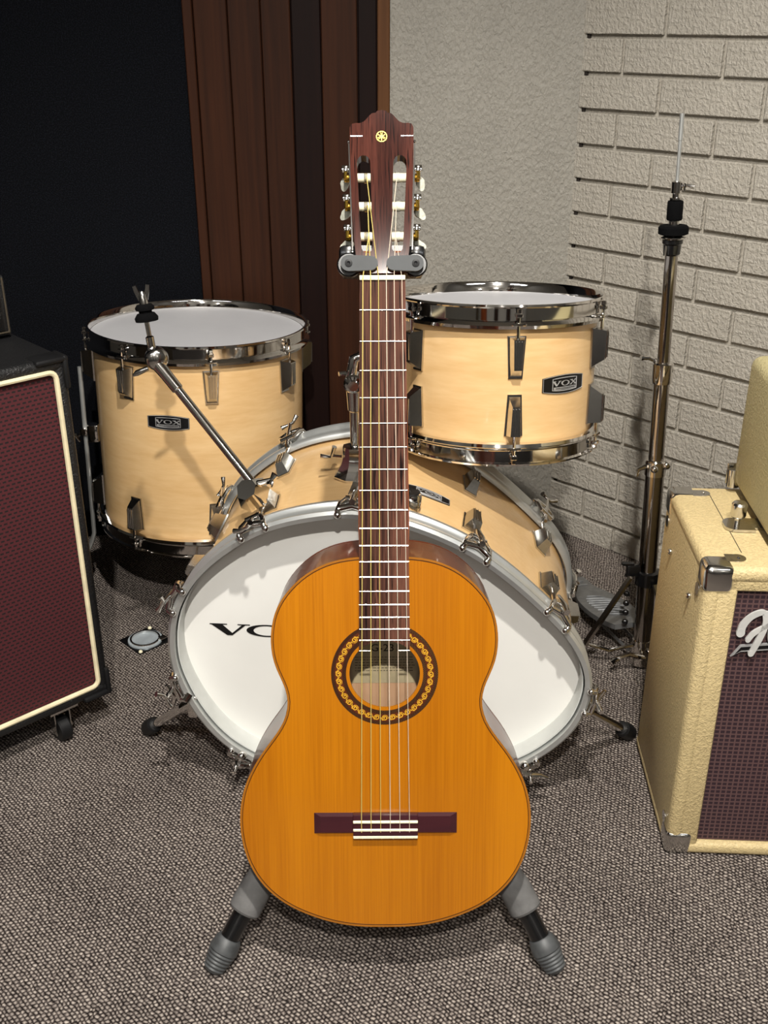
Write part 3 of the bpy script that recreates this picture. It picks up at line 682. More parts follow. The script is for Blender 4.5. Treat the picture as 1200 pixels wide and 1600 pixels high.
MB().rod(hub - Vector((0, 0, .05)), hub + Vector((0, 0, .05)), [(.022, 0), (.024, .01), (.024, .08), (.018, .09)]).build('leg_hub', 'black_paint', gs)
YK = Vector((-.002, 1.213, .861)) - G0
MB().rod(Vector((0, .0, .14)), YK + Vector((0, .050, -.010)), [(.010, 0), (.010, .35), (.0085, .351), (.0085, .75)]).build('upright_tube', 'black_paint', gs)
tl = Matrix.Rotation(R(-22), 4, 'X')
yb = MB().prism([[(-.046, -.016), (.046, -.016), (.050, -.008), (.050, .010), (.044, .018), (-.044, .018), (-.050, .010), (-.050, -.008)]], -.014, .014, m=Matrix.Translation(YK + Vector((0, .028, -.004))) @ tl @ Matrix.Rotation(R(90), 4, 'X'))
for sg in (-1, 1): yb.box((sg * .0385, -.005, .006), (.020, .060, .022), .006, Matrix.Translation(YK) @ tl)
yb.build('yoke', 'black_paint', gs, sharp=30)
for sg in (-1, 1):
    lp = circ(.037, 0, .0088, 12, -PI / 2, PI / 2, True) + circ(.0125, 0, .0078, 12, PI / 2, 3 * PI / 2, True)
    if sg < 0: lp = [(-p[0], p[1]) for p in lp[::-1]]
    m = Matrix.Translation(YK + Vector((0, -.043, .010))) @ tl @ Matrix.Rotation(R(90), 4, 'X')
    base = MB().lathe([(.0125, -.016), (.0135, -.012), (.0135, -.004), (.0118, -.002)], m @ Matrix.Translation((sg * .037, 0, 0))).build('arm_pivot', 'black_paint', gs)
    ar = MB().prism([lp if sg < 0 else lp], -.001, .008, m).build('rubber_arm', 'arm_rubber', gs, sharp=40)
    MB().lathe([(.0034, .0078), (.0042, .0092), (.0020, .0096), (1e-6, .0085)], m @ Matrix.Translation((sg * .037, 0, 0)), 16).build('arm_screw', 'black_rubber', ar)

# ============================================================ CLASSICAL GUITAR
NU = Vector((-.0018, 1.165, .858)); BR = Vector((.0018, .999, .230)); up = (NU - BR).normalized()
xg = Vector((1, 0, 0)); xg = (xg - up * xg.dot(up)).normalized(); ng = xg.cross(up)
GM = frame(NU, xg, up, ng)
gt = thing('classical_guitar', 'amber classical guitar with slotted headstock held upright on the black stand', 'guitar', mat=GM)
hw = [(0, -.3180), (.029, -.3187), (.054, -.3220), (.0762, -.3297), (.0973, -.343), (.1149, -.361), (.1264, -.3787), (.1324, -.3974), (.1348, -.418), (.1332, -.440), (.1272, -.459), (.1198, -.475), (.1160, -.490), (.1162, -.504), (.1214, -.521), (.1325, -.539), (.1475, -.559), (.1596, -.579), (.1702, -.602), (.1760, -.6255), (.1780, -.649), (.1764, -.6727), (.1712, -.6965), (.1612, -.7197), (.146, -.741), (.124, -.760), (.0988, -.7735), (.067, -.785), (.035, -.7907), (0, -.7916)]
full = [Vector(p) for p in hw] + [Vector((-p[0], p[1])) for p in hw[-2:0:-1]]
out = resample(catmull(full, 4), 160)
for _ in range(2): out = [(out[i - 1] + out[i] * 2 + out[(i + 1) % 160]) / 4 for i in range(160)]
def inset(l, dd):
    n = len(l); r = []
    for i in range(n):
        t = (l[(i + 1) % n] - l[i - 1]).normalized(); nn = Vector((t.y, -t.x)); c = Vector((0, -.55 if l[i].y < -.5 else -.42))
        if nn.dot(l[i] - c) < 0 : nn = -nn
        r.append(l[i] - nn * dd)
    return r
# outline is clockwise (x+ side first going down): right-hand normal is outward test-free
def inset(l, dd):
    n = len(l); ar = sum(l[i].x * l[(i + 1) % n].y - l[(i + 1) % n].x * l[i].y for i in range(n)); sg = 1 if ar > 0 else -1
    return [l[i] - Vector(((l[(i + 1) % n] - l[i - 1]).y, -(l[(i + 1) % n] - l[i - 1]).x)).normalized() * sg * dd for i in range(n)]
tup = lambda l: [(p[0], p[1]) for p in l]
HC = -.4614; HR = .0420
hole = circ(0, HC, HR, 64)
DP = .094
sb = MB().prism([tup(inset(out, .0022)), hole[::-1]], -.0028, 0).build('soundboard', 'spruce', gt)
sd = MB(); i2 = inset(out, .0028); n = len(out); vs = []
for l, z in ((out, -.0014), (out, -DP + .004), (i2, -DP + .004), (i2, -.0034)): vs += [(p.x, p.y, z) for p in l]
fs = []
for a in range(4):
    c = (a + 1) % 4
    for i in range(n): j = (i + 1) % n; fs.append((a * n + i, c * n + i, c * n + j, a * n + j))
sd.add(vs, fs).build('sides', 'ribs', gt)
MB().prism([tup(inset(out, .0029))], -DP, -DP + .0026).build('back', 'inside_wood', gt)
MB().prism([tup(out)], -DP - .003, -DP - .0002).build('back_plate', 'ribs', gt)
def ring(l0, l1, z0, z1): return MB().prism([tup(l0), tup(l1)[::-1]], z0, z1)
ring(out, inset(out, .00235), -.0036, .0004).build('binding', simple('amber_binding', (150, 92, 20), .35, coat=.4), gt)
pf = ring(inset(out, .0026), inset(out, .0034), -.001, .00025).build('purfling', 'rosette', gt)
# rosette: dark and amber bands round the hole, then a ring of scrolls
def annulus(r0, r1, z): return MB().prism([circ(0, HC, r1, 96), circ(0, HC, r0, 96)[::-1]], -.0004, z)
rs = annulus(.0460, .0638, .00020).build('rosette', 'rosette', gt)
annulus(.0506, .0596, .00030).build('rosette_band', simple('rosette_ground', (84, 36, 12), .35), rs)
for r_ in (.0502, .0597, .0436):
    pass
dots = MB()
for rr_, cnt in ((.0468, 110), (.0480, 110), (.0492, 110), (.0606, 140), (.0618, 140), (.0630, 140)):
    for k in range(cnt):
        g = 2 * PI * (k + (.5 if rr_ in (.0480, .0618) else 0)) / cnt; c0 = Vector((rr_ * math.sin(g), HC + rr_ * math.cos(g)))
        dots.prism([circ(c0.x, c0.y, .00034, 4, g)], .0001, .0004)
dots.build('rosette_dots', simple('rosette_tan', (150, 118, 60), .4), rs, kind='stuff', smooth=False)
sc = MB(); CN = 36
def ribbon(pts, wd, z0=.0002, z1=.0005):
    L_ = []; R_ = []
    for i, p in enumerate(pts):
        t = (pts[min(i + 1, len(pts) - 1)] - pts[max(i - 1, 0)]).normalized(); nn = Vector((-t.y, t.x)); w_ = wd * (.5 + .5 * math.sin(PI * min(1, (i + 1) / len(pts) + .15)))
        L_.append(p + nn * w_); R_.append(p - nn * w_)
    k = len(sc.v)
    for a_, b_ in zip(L_, R_): sc.v += [(a_.x, a_.y, z1), (b_.x, b_.y, z1)]
    for i in range(len(pts) - 1): sc.f.append((k + 2 * i + 1, k + 2 * i + 3, k + 2 * i + 2, k + 2 * i)[::-1])
for k in range(CN):
    g = 2 * PI * k / CN; e = Vector((math.sin(g), math.cos(g))); tn = Vector((math.cos(g), -math.sin(g))); c0 = Vector((0, HC)) + e * .0551
    pts = []
    for q in range(18):
        th = q / 17 * 3.6 * PI; r_ = .0005 + .0034 * (q / 17) ** .8
        pts.append(c0 + e * r_ * math.cos(th) + tn * r_ * math.sin(th) * 1.1)
    ribbon(pts, .00060)
    ribbon([c0 + tn * (.0020 + .0008 * q) + e * (.0032 * math.cos(q / 7 * PI)) for q in range(8)], .00038)
    ribbon([c0 + tn * (.0042) + e * (.0006 - .0030 * q / 4) - tn * .0008 * q for q in range(5)], .00030)
sc.build('rosette_scrolls', 'rosette_gold', rs, kind='stuff', smooth=False)
# paper label on the back, seen through the hole
lb = MB().box((0, -.467, -DP + .0032), (.094, .076, .0006)).build('paper_label', 'paper', gt)
text_mesh('label_number', 'G-231', .0135, 'ink', lb, Matrix.Translation((.001, -.4585, -DP + .0037)), sx=1.1)
tx = MB(); rr = random.Random(2)
for q in range(6):
    x = -.038; y = -.4705 - q * .0036
    while x < .036:
        w_ = rr.uniform(.0015, .005); tx.box((x + w_ / 2, y, -DP + .0037), (w_, .0007, .0002)); x += w_ + .0012
tx.build('label_text', 'ink', lb, kind='stuff', smooth=False)
# bridge
bz = MB(); bw_ = .0872; 
vsb = []
b0 = [(-bw_, -.6655), (-bw_, -.6385), (bw_, -.6385), (bw_, -.6655)]; b1 = [(-bw_ + .008, -.6625), (-bw_ + .008, -.6415), (bw_ - .008, -.6415), (bw_ - .008, -.6625)]
bg = MB().prism([b0[::-1]], 0, .0045, taper=b1[::-1]).build('bridge', 'bridge_rosewood', gt, smooth=False)
tb = MB().box((0, -.6525, .0045), (.0790, .0300, .0085), .0012, seg=2).build('tie_block', 'bridge_rosewood', bg)
for y, h_, w_ in ((-.6462, .0112, .0030), (-.6573, .0094, .0034), (-.6667, .0090, .0040)):
    MB().box((0, y, h_ / 2), (.0786, w_, h_), .0006, seg=1).build('saddle' if y > -.65 else 'bone_strip', 'bone', bg)
# neck, heel, fingerboard, nut, frets
nk = MB(); vs = []; fs = []; st = [(.001, .0248, .016), (-.05, .0256, .0165), (-.15, .0275, .018), (-.24, .0290, .020), (-.285, .0295, .026), (-.305, .029, .055), (-.3185, .026, .088)]
for y, w_, t_ in st:
    for k in range(13): g = PI * k / 12; vs.append((w_ * math.cos(g), y, -.0005 - t_ * math.sin(g) ** .8))
for a in range(len(st) - 1):
    for k in range(12): fs.append((a * 13 + k, a * 13 + k + 1, (a + 1) * 13 + k + 1, (a + 1) * 13 + k))
    fs.append((a * 13, (a + 1) * 13, (a + 1) * 13 + 12, a * 13 + 12))
fs += [tuple(range(13)), tuple((len(st) - 1) * 13 + k for k in range(12, -1, -1))]
nk.add(vs, fs).build('neck', 'mahogany', gt, sharp=50)
FZ = .0062; wn_, wb_ = .0253, .0300
fw = lambda y: wn_ + (wb_ - wn_) * (-y / .42)
arc = []
a0 = math.asin(min(1, fw(-.42) / (HR + .003)))
for k in range(17): g = a0 - 2 * a0 * k / 16; arc.append(((HR + .0008) * math.sin(g) * (fw(-.43) / ((HR + .0008) * math.sin(a0))), HC + (HR + .0008) * math.cos(g)))
yb_ = -.4290
loop = [(-wn_, 0), (-fw(yb_), yb_)] + [p for p in arc[::-1]] + [(fw(yb_), yb_), (wn_, 0)]
MB().prism([loop], 0, FZ).build('fingerboard', 'rosewood', gt, smooth=False)
SC = .6462
for k in range(1, 20):
    y = -(SC - SC / 2 ** (k / 12)); w_ = fw(y) - .0004
    if k < 19: spans = [(-w_, w_)]
    else: spans = [(-w_, -.0170), (.0170, w_)]
    for a_, b_ in spans: MB().tube([(a_, y, FZ), (b_, y, FZ)], .0009, 8).build('fret', 'nickel', gt)
MB().box((0, -.0010, .0042), (.0506, .0052, .0086), .0007).build('nut', 'bone', gt)
# headstock, tilted back about the nut
HM = Matrix.Translation((0, .004, .0010)) @ Matrix.Rotation(R(-12.5), 4, 'X')
hh_ = [(.0262, 0), (.0282, .012), (.0300, .026), (.0322, .052), (.0338, .081), (.0352, .1247), (.0356, .150), (.0355, .1640), (.0335, .1680), (.0290, .1690), (.0240, .1688), (.0195, .1708), (.0160, .1745), (.0135, .1775), (.0105, .1800), (.0068, .1803), (.0050, .1826), (.0, .1836)]
loop = tup([Vector(p) for p in hh_]) + [(-p[0], p[1]) for p in hh_[-2::-1]]
def slot(sg):
    l = []
    xo, xi, xo2, xi2 = .0278, .0128, .0232, .0104
    l += [(sg * xo2, .030), (sg * xo, .1240)]
    l += [(sg * (.0203 + .0075 * math.cos(g)), .1240 + .0085 * math.sin(g)) for g in [PI * k / 8 for k in range(1, 8)]]
    l += [(sg * xi, .1240), (sg * xi2, .030)]
    l += [(sg * (.0168 - .0064 * math.cos(g)), .030 - .0072 * math.sin(g)) for g in [PI * k / 8 for k in range(1, 8)]]
    return l
hsO = MB().prism([loop, slot(1), slot(-1)], -.0185, 0).build('headstock', 'head_rosewood', gt, smooth=False); hsO.matrix_local = HM
for sg in (-1, 1):
    MB().add([(sg * .0104, .030, -.0184), (sg * .0232, .030, -.0184), (sg * .0225, .0224, -.002), (sg * .0112, .0224, -.002), (sg * .0104, .020, -.0184), (sg * .0232, .020, -.0184)], [(0, 1, 2, 3), (0, 4, 5, 1), (3, 2, 5, 4), (0, 3, 4), (1, 5, 2)]).build('slot_ramp', 'mahogany', hsO, smooth=False)
    MB().box((sg * .0282, .1540, .0003), (.0136, .0009, .0010)).build('inlay_line', 'silver_print', hsO)  # pale strip painted in as the highlight along a carved ledge
em = MB().prism([circ(0, .1535, .0062, 32), circ(0, .1535, .0053, 32)[::-1]], -.0002, .0003)
for k in range(6):
    g = PI / 2 + k * PI / 3; e = Vector((math.cos(g), math.sin(g))); s_ = Vector((-e.y, e.x)); c0 = Vector((0, .1535))
    if k % 2 == 0:
        for sg in (-1, 1): em.prism([[tuple(c0 + e * .0014 + s_ * (.0006 * sg - .0003)), tuple(c0 + e * .0014 + s_ * (.0006 * sg + .0003)), tuple(c0 + e * .0044 + s_ * (.0008 * sg + .0003)), tuple(c0 + e * .0044 + s_ * (.0008 * sg - .0003))][::-1]], -.0002, .0003)
        em.prism([[tuple(c0 - s_ * .0005), tuple(c0 + s_ * .0005), tuple(c0 + e * .0018 + s_ * .0007), tuple(c0 + e * .0018 - s_ * .0007)][::-1]], -.0002, .0003)
    else: em.prism([[tuple(c0 - s_ * .0005), tuple(c0 + s_ * .0005), tuple(c0 + e * .0044 + s_ * .0005), tuple(c0 + e * .0044 - s_ * .0005)][::-1]], -.0002, .0003)
em.build('emblem', 'gold_ink', hsO, smooth=False)
ty = (.1095, .0770, .0430)
for sg in (-1, 1):
    px_ = lambda y: sg * (.0312 + .0045 * (y / .15) + .0012)
    vs = []; y0, y1 = .026, .146
    pl = MB()
    for y_a, y_b in ((y0, .06), (.06, .10), (.10, y1)):
        pl.add([(px_(y) + dx, y, z) for y in (y_a, y_b) for dx, z in ((-.0005, .0004), (.0009, .0004), (.0009, -.0165), (-.0005, -.0165))], [(0, 1, 2, 3), (7, 6, 5, 4), (0, 4, 5, 1), (1, 5, 6, 2), (2, 6, 7, 3), (3, 7, 4, 0)])
    pl.sphere((px_(y1), y1 + .002, -.001), .0018, seg=8).sphere((px_(y0), y0 - .002, -.001), .0018, seg=8)
    plo = pl.build('tuner_plate', 'chrome', gt, smooth=False); plo.matrix_local = HM
    for i_, y in enumerate(ty):
        x = px_(y)
        o = MB().box((x + sg * .0050, y + .0085, -.001), (.0085, .0075, .0030), .0014).box((x + sg * .0050, y + .009, -.007), (.0070, .0016, .013), .0005, seg=1).build('worm_bracket', 'chrome', plo)
        MB().lathe([(.0012, .0035), (.0040, .003), (.0046, .0015), (.0046, -.0015), (.0040, -.003), (.0012, -.0035)], Matrix.Translation((x + sg * .0035, y - .001, -.0050)) @ Matrix.Rotation(R(90), 4, 'Y'), 14).tube([(x + sg * .0048, y - .004, .000), (x + sg * .0048, y + .004, .000)], .0022, 8).build('tuner_gear', 'brass', plo)
        tw = (.2, -.35, .1)[i_] * sg
        MB().tube([(x + sg * .005, y, -.001), (x + sg * .005, y, -.022)], .0018, 8).build('worm_shaft', 'chrome', plo)
        bt = MB().prism([[(.0052 * math.cos(g) * (1 if math.sin(g) > 0 else .8), .0080 * math.sin(g)) for g in [2 * PI * q / 16 for q in range(16)]]], -.0028, .0028, Matrix.Translation((x + sg * (.0060 + .0022 * (sg > 0)), y - .001 - .002 * i_, -.024)) @ Matrix.Rotation(R(15 + 30 * i_) * sg, 4, 'Z') @ Matrix.Rotation(R(30), 4, 'X'))
        bt.build('tuner_button', 'pearl', plo, sharp=50)
        cxs = .0203 - (.1247 - y) * .030
        rl = MB().rod((sg * (cxs - .0085), y, -.0075), (sg * (cxs + .0085), y, -.0075), [(.0044, 0), (.0050, .001), (.0050, .016), (.0044, .017)], 16).build('roller', 'bone', gt); rl.matrix_local = HM
        wv = MB()
        xs = sg * (cxs - .0035 + (0, .001, .002)[i_] )
        for q in range(3): wv.tube([(xs + (q * .0013 + .0004 * math.sin(2 * PI * t / 12)) * sg, y + .0056 * math.cos(2 * PI * t / 12), -.0075 + .0056 * math.sin(2 * PI * t / 12)) for t in range(12)], .00045, 5, closed=True)
        wv.build('string_winding', 'brass' if sg < 0 else 'pearl', rl)
# strings
M['wound'] = simple('wound_string', (226, 204, 120), .45, .4, vs=2000)
M['nylon'] = simple('nylon_string', (205, 190, 170), .25, 0, coat=.5)
HMi = HM
for k in range(6):
    xn = -.0215 + k * .0086; xs = -.0291 + k * .01165; sg = -1 if k < 3 else 1
    i_ = (2, 1, 0)[k] if k < 3 else (0, 1, 2)[k - 3]; y = ty[i_]; cxs = .0203 - (.1247 - y) * .030
    ro = HMi @ Vector((sg * (cxs - .0030), y, -.0022)); r_ = (.00062, .00056, .00048, .00050, .00044, .00040)[k]
    MB().tube([ro, (xn, -.0010, .0090), (xs, -.6462, .0113), (xs, -.6560, .0086), (xs, -.6600, .0090)], r_, 6).tube([(xs, -.6640, .0078), (xs + .001, -.6700, .004), (xs + (.004 if k > 2 else .001), -.6730, .0012)], r_ * .9, 6).build('string', 'wound' if k < 3 else 'nylon', gt)

# ============================================================ LEFT AMPLIFIER CABINET
ca_o = Vector((-.466, 1.497, .072)); cdx = Vector((-.731, -.682, 0)).normalized(); cdy = Vector((-cdx.y, cdx.x, 0)) * -1
if cdy.y < 0: cdy = -cdy
# local: x runs left along the face, y goes back into the cabinet, z up
cm = frame(ca_o, -cdx, cdy, Vector((0, 0, 1)))      # x to the right, corner at x=0, face spans x<0
lc = thing('amplifier_cabinet', 'black amplifier cabinet with oxblood grille and cream piping, at the left edge', 'amplifier', mat=cm)
CW, CHh, CD = .70, .594, .27
cb = MB()
t_ = .022
for c_, d_ in (((-CW / 2, CD / 2 + .004, t_ / 2), (CW, CD, t_)), ((-CW / 2, CD / 2 + .004, CHh - t_ / 2), (CW, CD, t_)), ((-t_ / 2 - .0007, CD / 2 + .004, CHh / 2), (t_, CD - .0014, CHh - .0014)), ((-CW + t_ / 2 + .0007, CD / 2 + .004, CHh / 2), (t_, CD - .0014, CHh - .0014))): cb.box(c_, d_, .009, seg=3)
cb.box((-CW / 2, CD - .02, CHh / 2), (CW - .03, .012, CHh - .03))
cb.build('cabinet_shell', 'tolex_black', lc, sharp=50)
MB().box((-CW / 2, .016, CHh / 2), (CW - .044, .010, CHh - .044)).build('grille_cloth', 'grille_red', lc)
x0, x1, z0, z1 = -CW + .020, -.020, .020, CHh - .020; rr_ = .012
pts = []
for cx_, cz_, a_ in ((x1 - rr_, z1 - rr_, 0), (x0 + rr_, z1 - rr_, 90), (x0 + rr_, z0 + rr_, 180), (x1 - rr_, z0 + rr_, 270)):
    for q in range(6): g = R(a_ + 90 * q / 5); pts.append((cx_ + rr_ * math.cos(g), .006, cz_ + rr_ * math.sin(g)))
MB().tube(pts, .0042, 8, closed=True).build('piping', 'cream_piping', lc)
for cx_, cz_ in ((-.001, CHh + .001), (-.001, -.001)):
    s_ = -1 if cz_ > .1 else 1
    MB().box((cx_ - .024, .018, cz_ + s_ * .0035), (.052, .038, .009), .004).box((cx_ - .0035, .018, cz_ + s_ * .024), (.009, .038, .052), .004).build('corner_protector', 'black_rubber', lc)
for x in (-.085, -.60):
    for y in (.03, CD - .03):
        w_ = MB().lathe([(.006, -.010), (.020, -.010), (.022, -.007), (.022, .007), (.020, .010), (.006, .010)], Matrix.Translation((x, y, -.049)) @ Matrix.Rotation(R(90), 4, 'Y') @ Matrix.Rotation(R(0), 4, 'X'), 24)
        wo = w_.build('caster', 'black_rubber', lc)
        MB().box((x, y, -.003), (.05, .04, .004)).box((x - .0135, y, -.030), (.002, .016, .052)).box((x + .0135, y, -.030), (.002, .016, .052)).sphere((x + .016, y, -.048), .004).build('caster_fork', 'nickel', wo)
MB().tube([(-.285, .010, .35), (-.30, .009, .325), (-.325, .009, .315), (-.35, .009, .33)], .004, 8, flat=.5).build('front_logo', 'silver_print', lc)
# strap handle on the top
MB().tube([(-.30, CD / 2, CHh), (-.31, CD / 2, CHh + .014), (-.39, CD / 2, CHh + .016), (-.40, CD / 2, CHh)], .008, 8, flat=.5).build('handle', 'black_rubber', lc)
# amp head on the left cabinet
ah = thing('guitar_amplifier', 'small black amplifier on top of the left cabinet, only its right end in view', 'amplifier', mat=cm @ Matrix.Translation((-.014, .150, CHh + .0045)))
b = MB().box((-.20, .05, .047), (.40, .10, .094), .005).build('case', 'tolex_black', ah)
MB().tube([(-.005, -.001, .006), (-.005, -.001, .090)], .0014, 6).tube([(-.005, -.001, .006), (-.395, -.001, .006)], .0014, 6).build('edge_trim', 'amp_edge', ah)
MB().box((-.20, -.001, .047), (.375, .003, .074)).build('front_panel', 'black_paint', ah)

# ============================================================ RIGHT AMPLIFIER CABINET
rm = Matrix.Translation((.414, 1.186, .002)) @ Matrix.Rotation(R(-3), 4, 'Z')
rc = thing('speaker_cabinet', 'cream vinyl speaker cabinet with wine grille and metal corners, at the right edge', 'amplifier', mat=rm)
RW, RH, RD = .80, .478, .262
cb = MB(); e = .012
cb.box((RW / 2, RD / 2 + .0, RH - .012), (RW, RD, .024), .010, seg=3).box((RW / 2, RD / 2, .010), (RW, RD, .020), .007, seg=3).box((.0131, RD / 2, RH / 2), (.025, RD - .0014, RH - .0014), .010, seg=3).box((RW - .0131, RD / 2, RH / 2), (.025, RD - .0014, RH - .0014), .010, seg=3)
cb.box((RW / 2, .012, RH - .022), (RW - .02, .020, .026), .003).box((.030, .010, RH / 2), (.030, .016, RH - .02), .003)
cb.box((RW / 2, RD - .010, RH / 2), (RW - .03, .012, RH - .02))
cb.build('cabinet_shell', 'tolex_cream', rc, sharp=50)
MB().box((RW / 2 + .01, .016, (RH - .034 + .020) / 2 + .001), (RW - .060, .012, RH - .054)).build('grille_cloth', 'grille_brown', rc)
MB().tube([(.0448, .006, RH - .035), (.0448, .006, .020)], .0010, 6).tube([(.0448, .006, RH - .035), (RW - .04, .006, RH - .035)], .0010, 6).build('grille_edge', 'black_rubber', rc)
MB().box((.055, RD / 2 + .01, RH + .0001), (.0009, RD - .07, .0006)).build('lid_seam', 'void', rc)
def corner(x, y, z, sx, sy, sz, name='corner_protector'):
    b = MB(); k = .030
    b.box((x + sx * k * .5, y + sy * k * .5, z - sz * -.0 + sz * .001), (k, k, .003), .0012)
    b.box((x - sx * .001, y + sy * k * .5, z - sz * k * .5), (.003, k, k), .0012)
    b.box((x + sx * k * .5, y - sy * .001, z - sz * k * .5), (k, .003, k), .0012)
    b.sphere((x + sx * .006, y + sy * .006, z - sz * .006), .0095)
    b.tube([(x + sx * k * .8, y + sy * .02, z + sz * .001), (x + sx * (k + .016), y + sy * .014, z + sz * .001)], .009, 12, flat=.18)
    b.tube([(x - sx * .001, y + sy * .014, z - sz * k * .8), (x - sx * .001, y + sy * .012, z - sz * (k + .014))], .008, 12, flat=1)
    o = b.build(name, 'nickel', rc, sharp=50)
    b2 = MB().sphere((x + sx * (k + .014), y + sy * .014, z + sz * .003), .0028, seg=8)
    b2.build('screw', 'chrome', o)
def corner(x, y, z, sy, sz):
    "pressed metal corner: rounded cap plus two rounded tabs, tab on top and tab on the side"
    b = MB(); k = .040; th = .0016
    g = .0013
    b.box((x - g + k / 2, y + sy * (-g + k / 2), z + sz * g - sz * k / 2), (k, k, k), .0095, seg=4)
    b.prism([circ(x + k + .006, y + sy * (k - .012), .0105, 20)], z + sz * .0006 - .0008, z + sz * .0006 + .0008)
    b.prism([[(x + k - .010, y + sy * (k - .0225)), (x + k + .008, y + sy * (k - .0225)), (x + k + .008, y + sy * (k - .0015)), (x + k - .010, y + sy * (k - .0015))][::int(sy)]], z + sz * .0004 - .0008, z + sz * .0004 + .0008)
    mt = frame((x - .0004, 0, 0), Vector((0, 1, 0)), Vector((0, 0, 1)), Vector((1, 0, 0)))
    b.prism([circ(y + sy * (k - .012), z - sz * (k + .006), .0090, 20)], -.0008, .0008, mt)
    o = b.build('corner_protector', 'nickel', rc, sharp=45)
    MB().sphere((x + k + .007, y + sy * (k - .012), z + sz * .0012), .0022, seg=8).build('screw', 'chrome', o)
corner(0, 0, RH, 1, 1); corner(0, RD, RH, -1, 1); corner(0, 0, 0.0, 1, -1)
for y_ in (.06, .19): MB().sphere((-.001, y_, RH - .075), .0045, seg=10).build('side_stud', 'nickel', rc)
# script logo, front of the grille
lg = MB(); lo = Vector((.049, .004, RH - .133))
def st_(pts, w, mat='silver_print'):
    P2 = catmull([Vector(p) for p in pts], 6, closed=False); vs = []; fs = []
    ws = w if isinstance(w, (list, tuple)) else [w] * len(pts)
    for i, p in enumerate(P2):
        t = (P2[min(i + 1, len(P2) - 1)] - P2[max(i - 1, 0)]).normalized(); nn = Vector((-t.y, t.x)); f_ = i / (len(P2) - 1) * (len(ws) - 1); k = min(int(f_), len(ws) - 2); w_ = ws[k] + (ws[k + 1] - ws[k]) * (f_ - k)
        for sg, dy in ((1, 0), (-1, 0), (-1, -.003), (1, -.003)): q = p + nn * w_ * sg; vs.append((q.x, dy, q.y))
    for i in range(len(P2) - 1):
        for k in range(4): fs.append((4 * i + k, 4 * i + (k + 1) % 4, 4 * i + 4 + (k + 1) % 4, 4 * i + 4 + k))
    n_ = 4 * (len(P2) - 1); fs += [(3, 2, 1, 0), (n_, n_ + 1, n_ + 2, n_ + 3)]
    lg.add(vs, fs, Matrix.Translation(lo) @ Matrix.Diagonal((.86, 1, 1, 1)))
st_([(.009, .036), (.011, .048), (.021, .061), (.035, .068), (.043, .066)], [.0062, .0056, .0046, .0040, .0034])   # hook of the F
st_([(.041, .067), (.0445, .050), (.039, .028), (.030, .005)], [.0042, .0046, .0050, .0048])                          # stem
st_([(.022, .026), (.029, .036), (.042, .045), (.056, .054)], [.0040, .0040, .0034, .0030])                           # bar
st_([(.056, .032), (.066, .046), (.060, .052), (.053, .038), (.057, .022), (.068, .022), (.074, .034)], .0026)                          # e
st_([(.074, .034), (.080, .048), (.082, .022), (.090, .046), (.098, .044), (.100, .022), (.108, .030)], .003)                         # n
st_([(.130, .046), (.116, .046), (.110, .030), (.120, .020), (.132, .034), (.138, .068), (.134, .024), (.142, .024)], .003)           # d
st_([(.146, .030), (.158, .046), (.152, .052), (.146, .038), (.150, .020), (.162, .022), (.168, .036)], .003)                          # e
st_([(.168, .024), (.172, .048), (.176, .042), (.186, .050)], .003)                                                                   # r
for px_l, pz_l, r_l in ((.009, .0365, .0066), (.0435, .066, .0042), (.030, .005, .0048), (.022, .026, .0042)):      # rounded stroke ends
    lg.prism([circ(px_l, pz_l, r_l, 16)], .0, .0031, frame(lo, Vector((.86, 0, 0)), Vector((0, 0, 1)), Vector((0, -1, 0))))
lgo = lg.build('script_logo', simple('logo_silver', (226, 226, 222), .35, .35), rc, sharp=40)
u_ = MB().prism([[(.000, -.002), (.011, .016), (.190, .036), (.190, .026), (.012, .006)][::-1]], .0, .003, frame(lo + Vector((0, .002, 0)), Vector((1, 0, 0)), Vector((0, 0, 1)), Vector((0, -1, 0)))).build('logo_tail', 'silver_print', lgo, smooth=False)
MB().prism([[(.005, .002), (.012, .0135), (.188, .0335), (.188, .0285), (.013, .0085)][::-1]], .003, .0034, frame(lo + Vector((0, .002, 0)), Vector((1, 0, 0)), Vector((0, 0, 1)), Vector((0, -1, 0)))).build('logo_inlay', 'black_print', lgo, smooth=False)
nb = MB().box((.132, .006, RH - .049), (.056, .004, .014), .001, seg=1).build('name_badge', 'brass', rc); MB().box((.132, .0036, RH - .049), (.053, .002, .011)).build('badge_face', 'black_print', nb)
bt = MB(); x = .110
for k in range(11): bt.box((x + k * .0042, .0024, RH - .049), (.0016, .0008, .004)); 
bt.build('badge_text', 'silver_print', nb, smooth=False)

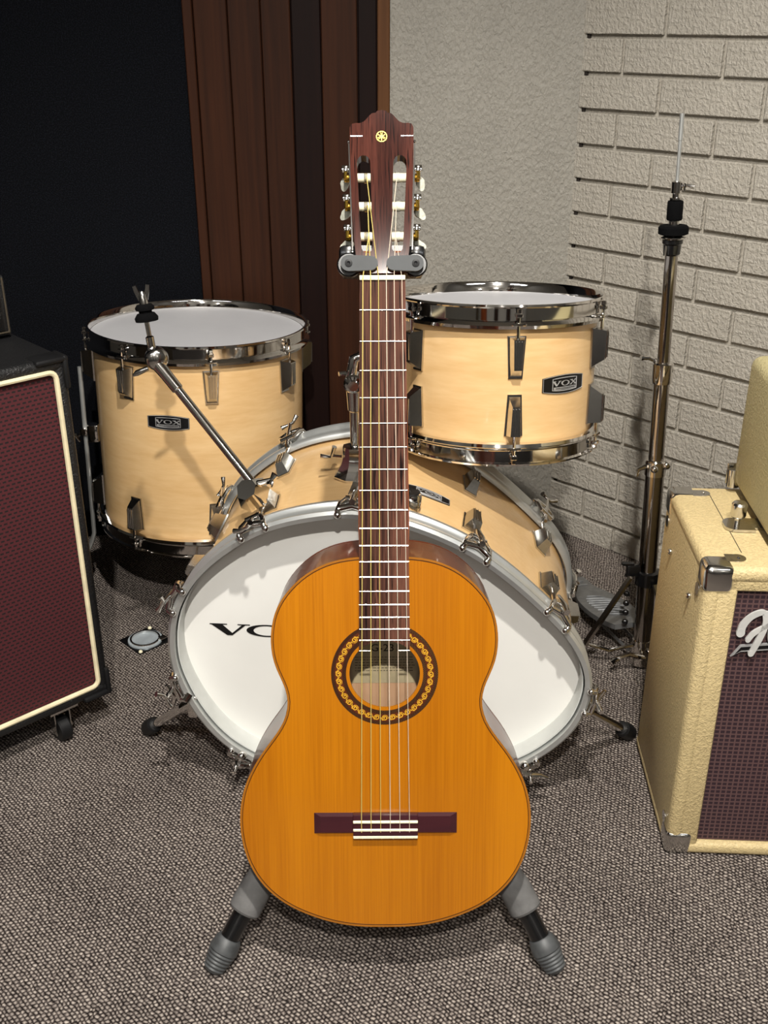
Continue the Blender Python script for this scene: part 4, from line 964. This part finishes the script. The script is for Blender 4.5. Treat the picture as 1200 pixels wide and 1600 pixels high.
# ============================================================ AMP HEAD ON THE RIGHT CABINET
am = Matrix.Translation((.506, 1.215, .484)) @ Matrix.Rotation(R(-3.5), 4, 'Z') @ Matrix.Rotation(R(0), 4, 'X')
a2 = thing('guitar_amplifier', 'aged blond vinyl amplifier sitting on the cream cabinet at the right edge', 'amplifier', mat=am)
MB().box((.29, .115, .104), (.58, .225, .200), .016, seg=4).build('case', 'tolex_olive', a2, sharp=50)
MB().box((.29, .115, .003), (.56, .210, .006)).build('base_plate', 'black_rubber', a2)
b = MB().prism([circ(-.005, .115, .0150, 16, PI / 2, 3 * PI / 2, True) + [(.02, .100), (.02, .130)]], -.001, .0030, Matrix.Translation((-.022, -.030, -.002)))
b.prism([circ(-.010, .115, .0155, 18, PI / 2, 3 * PI / 2, True) + [(.03, .0995), (.03, .1305)]], -.001, .0020, Matrix.Translation((-.016, -.020, -.002)))
fo = b.build('foot_plate', 'nickel', a2)
MB().lathe([(.004, 0), (.004, .010), (.0095, .012), (.0105, .014), (.0105, .030), (.0085, .033), (1e-6, .034)], Matrix.Translation((-.024, .088, .001)), 20).build('thumb_screw', 'nickel', fo)
MB().tube([(-.0015, .212, .004), (-.0015, .214, .030)], .009, 12, flat=1).box((.003, .2285, .018), (.022, .003, .034), .001, seg=1).build('rear_bracket', 'nickel', a2)

# ============================================================ FLOOR SOCKET
fs_o = thing('floor_socket', 'round metal floor socket on a dark square plate in the carpet', 'floor plate', (-.473, 1.772, 0), (0, 0, R(45)))
MB().box((0, 0, .001), (.074, .074, .0024), .001, seg=1).build('plate', 'black_paint', fs_o)
MB().lathe([(.034, .002), (.0335, .005), (.030, .0058), (.027, .004), (.024, .0045), (.020, .0032), (.012, .0026), (1e-6, .0030)], seg=48).build('dish', simple('zinc_dish', (196, 206, 212), .35, .45), fs_o)
MB().lathe([(.030, .005), (.0295, .0075), (.026, .0075), (.0255, .005)], seg=40, closed=True).box((.024, -.024, .0075), (.014, .012, .004), .0015).build('rim', 'chrome', fs_o)
for x, y in ((-.031, -.031), (.031, .031)): MB().sphere((x, y, .0022), .0042, seg=10).build('screw', 'bone', fs_o)
